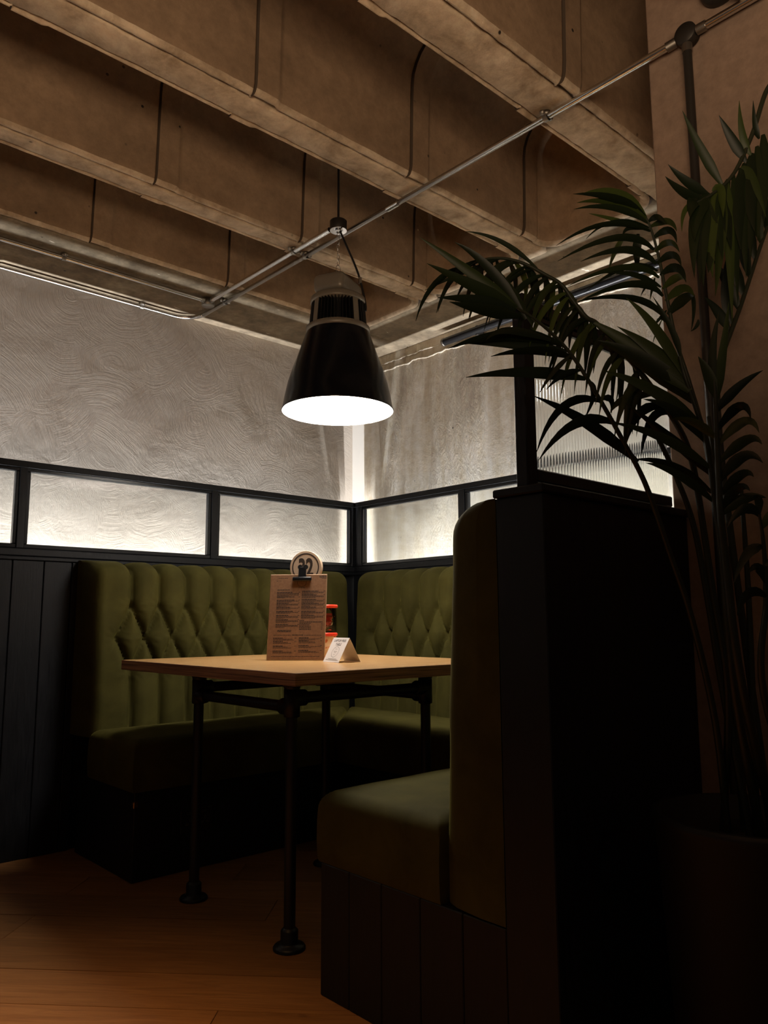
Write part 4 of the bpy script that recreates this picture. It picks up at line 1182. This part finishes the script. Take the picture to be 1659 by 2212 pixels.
# frond C: arching frond whose leaflets hang as a curtain
lv = []
rsC = random.Random(5)
arcC = [(1455, 905), (1380, 800), (1330, 745), (1290, 700), (1266, 685), (1237, 649), (1213, 615), (1177, 593), (1131, 569), (1083, 558), (1035, 564), (984, 590)]
cpt = catmull([Vector((x_, y_, 0)) for x_, y_ in arcC], 4)
for i in range(3, len(cpt) - 2):
    t_ = i / len(cpt); x_, y_ = cpt[i].x, cpt[i].y; dep = 1.47 - 0.10 * t_
    ln_ = 165 - 60 * t_
    if i % 3 != 2:
        dx = rsC.uniform(-75, -25) - 55 * t_; lv.append(((x_, y_), dep, (x_ + dx * 0.75, y_ + ln_ * 0.15), (x_ + dx, y_ + ln_ * rsC.uniform(0.75, 1.1)), dep - 0.05, rsC.uniform(11, 17)))
    if i % 3 != 0:
        dx = rsC.uniform(-15, 22); lv.append(((x_, y_), dep, (x_ + dx * 1.6 + 10, y_ + ln_ * 0.35), (x_ + dx, y_ + ln_ * rsC.uniform(0.7, 1.05)), dep + 0.06, rsC.uniform(11, 16)))
lv += [((1160, 580), 1.40, (1085, 505), (1006, 500), 1.44, 11), ((984, 590), 1.37, (990, 575), (985, 616), 1.36, 9), ((1060, 566), 1.38, (990, 590), (918, 627), 1.36, 9),
       ((1420, 850), 1.46, (1330, 850), (1318, 893), 1.44, 22), ((1440, 880), 1.47, (1365, 860), (1345, 985), 1.45, 22), ((1450, 895), 1.47, (1400, 870), (1385, 985), 1.46, 20),
       ((1400, 825), 1.45, (1350, 810), (1326, 950), 1.42, 20)]
frond([base(-0.01, 0.06), (1572, 1500, 1.55), (1540, 1280, 1.53), (1510, 1080, 1.51), (1490, 980, 1.49)] + [(x_, y_, 1.47 - 0.10 * i / 11) for i, (x_, y_) in enumerate(arcC)], lv, seed=11)

# frond D: upright frond before the concrete wall, combed to the left
frond([base(0.0, 0.02), (1575, 1450, 1.60), (1552, 1150, 1.61), (1525, 960, 1.62), (1490, 830, 1.62), (1462, 742, 1.62), (1442, 650, 1.62), (1424, 560, 1.62), (1408, 500, 1.62), (1395, 468, 1.62)], [
    ((1395, 470), 1.62, (1345, 395), (1258, 418), 1.56, 28), ((1393, 468), 1.62, (1340, 415), (1238, 419), 1.53, 20), ((1397, 474), 1.62, (1330, 420), (1246, 438), 1.55, 18),
    ((1400, 482), 1.62, (1330, 430), (1240, 452), 1.56, 15), ((1392, 495), 1.62, (1330, 472), (1272, 461), 1.58, 11),
    ((1402, 492), 1.62, (1320, 455), (1266, 516), 1.56, 10), ((1405, 500), 1.62, (1310, 455), (1201, 531), 1.53, 14), ((1403, 496), 1.62, (1350, 480), (1345, 510), 1.6, 12),
    ((1413, 540), 1.62, (1355, 475), (1205, 564), 1.52, 17), ((1418, 570), 1.62, (1370, 510), (1254, 565), 1.55, 19),
    ((1421, 585), 1.62, (1365, 545), (1262, 632), 1.58, 14), ((1424, 600), 1.62, (1370, 545), (1226, 618), 1.56, 15), ((1432, 640), 1.62, (1390, 580), (1244, 655), 1.55, 17),
    ((1428, 620), 1.62, (1375, 580), (1300, 590), 1.58, 14),
    ((1438, 690), 1.62, (1390, 618), (1243, 652), 1.58, 16), ((1350, 508), 1.66, (1325, 540), (1315, 583), 1.68, 12), ((1378, 505), 1.66, (1372, 540), (1378, 590), 1.68, 20),
    ((1412, 610), 1.66, (1395, 610), (1384, 640), 1.68, 8), ((1415, 600), 1.66, (1410, 620), (1404, 648), 1.68, 8),
    ((1400, 480), 1.62, (1420, 455), (1440, 485), 1.56, 14), ((1404, 490), 1.62, (1450, 460), (1462, 500), 1.55, 17), ((1410, 515), 1.62, (1455, 475), (1462, 525), 1.55, 17),
    ((1416, 545), 1.62, (1450, 505), (1468, 545), 1.55, 18), ((1420, 570), 1.62, (1460, 530), (1472, 575), 1.55, 18), ((1426, 595), 1.62, (1470, 555), (1482, 610), 1.55, 20),
    ((1432, 625), 1.62, (1470, 585), (1482, 605), 1.55, 20), ((1437, 650), 1.62, (1480, 600), (1500, 640), 1.55, 24), ((1443, 680), 1.62, (1485, 630), (1502, 640), 1.55, 26),
    ((1446, 700), 1.62, (1440, 680), (1418, 690), 1.66, 14), ((1440, 670), 1.62, (1425, 690), (1404, 712), 1.64, 7), ((1430, 690), 1.62, (1415, 720), (1410, 741), 1.66, 4),
    ((1495, 630), 1.6, (1505, 660), (1493, 715), 1.58, 10), ((1508, 690), 1.6, (1510, 705), (1492, 716), 1.6, 8),
], seed=21)

# frond B: broad low leaflets sweeping from the right stem
frond([base(-0.02, -0.02), (1588, 1500, 1.46), (1560, 1200, 1.43), (1545, 1080, 1.42), (1528, 960, 1.41), (1503, 880, 1.41), (1480, 815, 1.40), (1468, 770, 1.40)], [
    ((1478, 810), 1.40, (1420, 690), (1352, 643), 1.42, 26), ((1483, 825), 1.40, (1430, 755), (1333, 705), 1.42, 34),
    ((1490, 845), 1.40, (1400, 760), (1265, 686), 1.44, 40), ((1498, 868), 1.41, (1400, 770), (1290, 735), 1.42, 44), ((1512, 915), 1.41, (1420, 830), (1302, 800), 1.40, 30),
    ((1530, 960), 1.41, (1470, 870), (1390, 862), 1.40, 26), ((1534, 1010), 1.41, (1440, 930), (1318, 912), 1.40, 23),
    ((1538, 1065), 1.42, (1450, 985), (1368, 993), 1.41, 20), ((1540, 1082), 1.42, (1470, 1010), (1395, 1000), 1.41, 22), ((1542, 1030), 1.42, (1470, 960), (1350, 870), 1.42, 24),
    ((1470, 770), 1.40, (1462, 720), (1410, 640), 1.41, 14),
], r_=(0.009, 0.003), seed=31)

# frond G: right-hand curling leaflets
frond([base(0.03, -0.03), (1602, 1480, 1.40), (1565, 1190, 1.37), (1556, 1100, 1.36), (1550, 980, 1.36), (1546, 870, 1.36), (1542, 815, 1.36)], [
    ((1547, 890), 1.36, (1590, 830), (1648, 800), 1.34, 22), ((1546, 870), 1.36, (1560, 790), (1575, 650), 1.36, 22), ((1550, 930), 1.36, (1610, 840), (1622, 905), 1.32, 24),
    ((1551, 960), 1.36, (1620, 870), (1640, 935), 1.32, 25), ((1553, 1000), 1.36, (1625, 920), (1646, 960), 1.32, 24), ((1554, 1040), 1.36, (1610, 950), (1648, 1000), 1.32, 27),
    ((1556, 1070), 1.36, (1610, 1000), (1628, 1030), 1.32, 22), ((1558, 1100), 1.36, (1600, 1030), (1620, 1060), 1.32, 22), ((1545, 860), 1.36, (1530, 800), (1508, 770), 1.36, 26),
    ((1543, 830), 1.36, (1530, 760), (1555, 670), 1.36, 18), ((1549, 950), 1.36, (1500, 900), (1450, 905), 1.38, 20), ((1560, 1110), 1.36, (1610, 1060), (1655, 1075), 1.33, 26),
], r_=(0.009, 0.003), seed=41)

# frond E: frond leaning right out of the picture, leaflets hanging from it
frond([base(0.05, -0.01), (1605, 1350, 1.63), (1560, 1000, 1.66), (1549, 830, 1.67), (1556, 780, 1.67), (1600, 660, 1.68), (1640, 540, 1.68), (1664, 470, 1.68), (1690, 370, 1.68)], [
    ((1582, 700), 1.68, (1560, 640), (1568, 560), 1.66, 22), ((1596, 668), 1.68, (1575, 610), (1540, 560), 1.66, 24), ((1608, 640), 1.68, (1590, 580), (1560, 500), 1.66, 24),
    ((1620, 600), 1.68, (1600, 540), (1590, 430), 1.66, 24), ((1632, 560), 1.68, (1615, 500), (1610, 400), 1.66, 24), ((1645, 525), 1.68, (1630, 460), (1620, 380), 1.66, 24),
    ((1655, 495), 1.68, (1645, 430), (1642, 340), 1.66, 22), ((1575, 715), 1.68, (1555, 670), (1520, 640), 1.66, 22),
], r_=(0.0085, 0.003), seed=51)

# frond F: frond drooping in from the upper right
lv = []
for (ra, bb, ta, wd) in (((1560, 400), (1515, 330), (1474, 239), 22), ((1530, 420), (1485, 400), (1443, 355), 22), ((1515, 435), (1470, 420), (1437, 381), 22), ((1612, 350), (1580, 300), (1553, 249), 23),
                         ((1622, 335), (1598, 300), (1597, 217), 17), ((1640, 300), (1628, 280), (1627, 217), 13), ((1505, 440), (1470, 440), (1473, 500), 12),
                         ((1520, 430), (1490, 470), (1500, 600), 30), ((1530, 425), (1510, 500), (1520, 620), 30), ((1545, 412), (1525, 500), (1540, 600), 32), ((1555, 405), (1560, 500), (1545, 640), 30),
                         ((1570, 392), (1575, 480), (1582, 695), 26), ((1585, 378), (1590, 480), (1594, 660), 24), ((1600, 362), (1605, 460), (1612, 600), 26), ((1618, 342), (1620, 440), (1622, 560), 28),
                         ((1635, 315), (1640, 420), (1636, 520), 26), ((1648, 290), (1655, 360), (1650, 480), 26), ((1540, 415), (1560, 390), (1562, 470), 26), ((1600, 362), (1625, 360), (1655, 470), 22),
                         ((1515, 432), (1495, 420), (1490, 470), 34), ((1535, 418), (1500, 440), (1500, 520), 36), ((1550, 408), (1570, 440), (1580, 540), 36), ((1525, 430), (1540, 520), (1530, 590), 36),
                         ((1575, 388), (1555, 450), (1560, 560), 36), ((1500, 445), (1520, 520), (1512, 610), 30), ((1610, 352), (1590, 440), (1600, 540), 34), ((1625, 330), (1612, 420), (1630, 500), 34)):
    lv.append((ra, 1.55, bb, ta, 1.53, wd))
frond([base(0.08, -0.05), (1700, 1350, 1.50), (1760, 900, 1.50), (1775, 500, 1.52), (1755, 250, 1.53), (1700, 170, 1.54), (1659, 190, 1.55), (1625, 290, 1.55), (1585, 375, 1.55), (1540, 418, 1.55), (1500, 440, 1.55)], lv, r_=(0.0085, 0.003), seed=61)

# frond H: short low frond at the far right
frond([base(0.07, -0.07), (1650, 1500, 1.38), (1655, 1300, 1.34), (1650, 1180, 1.32), (1640, 1110, 1.30)], [
    ((1642, 1115), 1.30, (1610, 1070), (1570, 1140), 1.30, 24), ((1645, 1140), 1.31, (1680, 1080), (1720, 1150), 1.30, 26), ((1650, 1180), 1.32, (1610, 1170), (1585, 1260), 1.30, 26),
    ((1652, 1220), 1.32, (1700, 1180), (1720, 1290), 1.30, 28), ((1640, 1110), 1.30, (1640, 1060), (1625, 1080), 1.30, 18), ((1655, 1290), 1.33, (1610, 1260), (1592, 1330), 1.30, 26),
    ((1654, 1260), 1.33, (1640, 1200), (1615, 1240), 1.31, 20),
], seed=71)

# bare stalks rising from the pot
for (dx, dy, path) in ((-0.02, 0.0, [(1560, 1480, 1.58), (1530, 1300, 1.57), (1497, 1130, 1.56), (1452, 1010, 1.55), (1400, 905, 1.54)]),
                       (0.02, 0.03, [(1590, 1500, 1.60), (1566, 1250, 1.60), (1545, 1010, 1.60), (1530, 900, 1.60)]),
                       (0.01, -0.04, [(1595, 1500, 1.5), (1580, 1300, 1.47), (1570, 1180, 1.45)]), (0.05, 0.02, [(1625, 1500, 1.6), (1615, 1250, 1.6), (1600, 1050, 1.6)])):
    pts = catmull([base(dx, dy)] + [at(*p) for p in path], 7)
    MB().tube(pts, [0.0085 - 0.004 * i / (len(pts) - 1) for i in range(len(pts))], 8).build('stalk', M['stem'], palm)
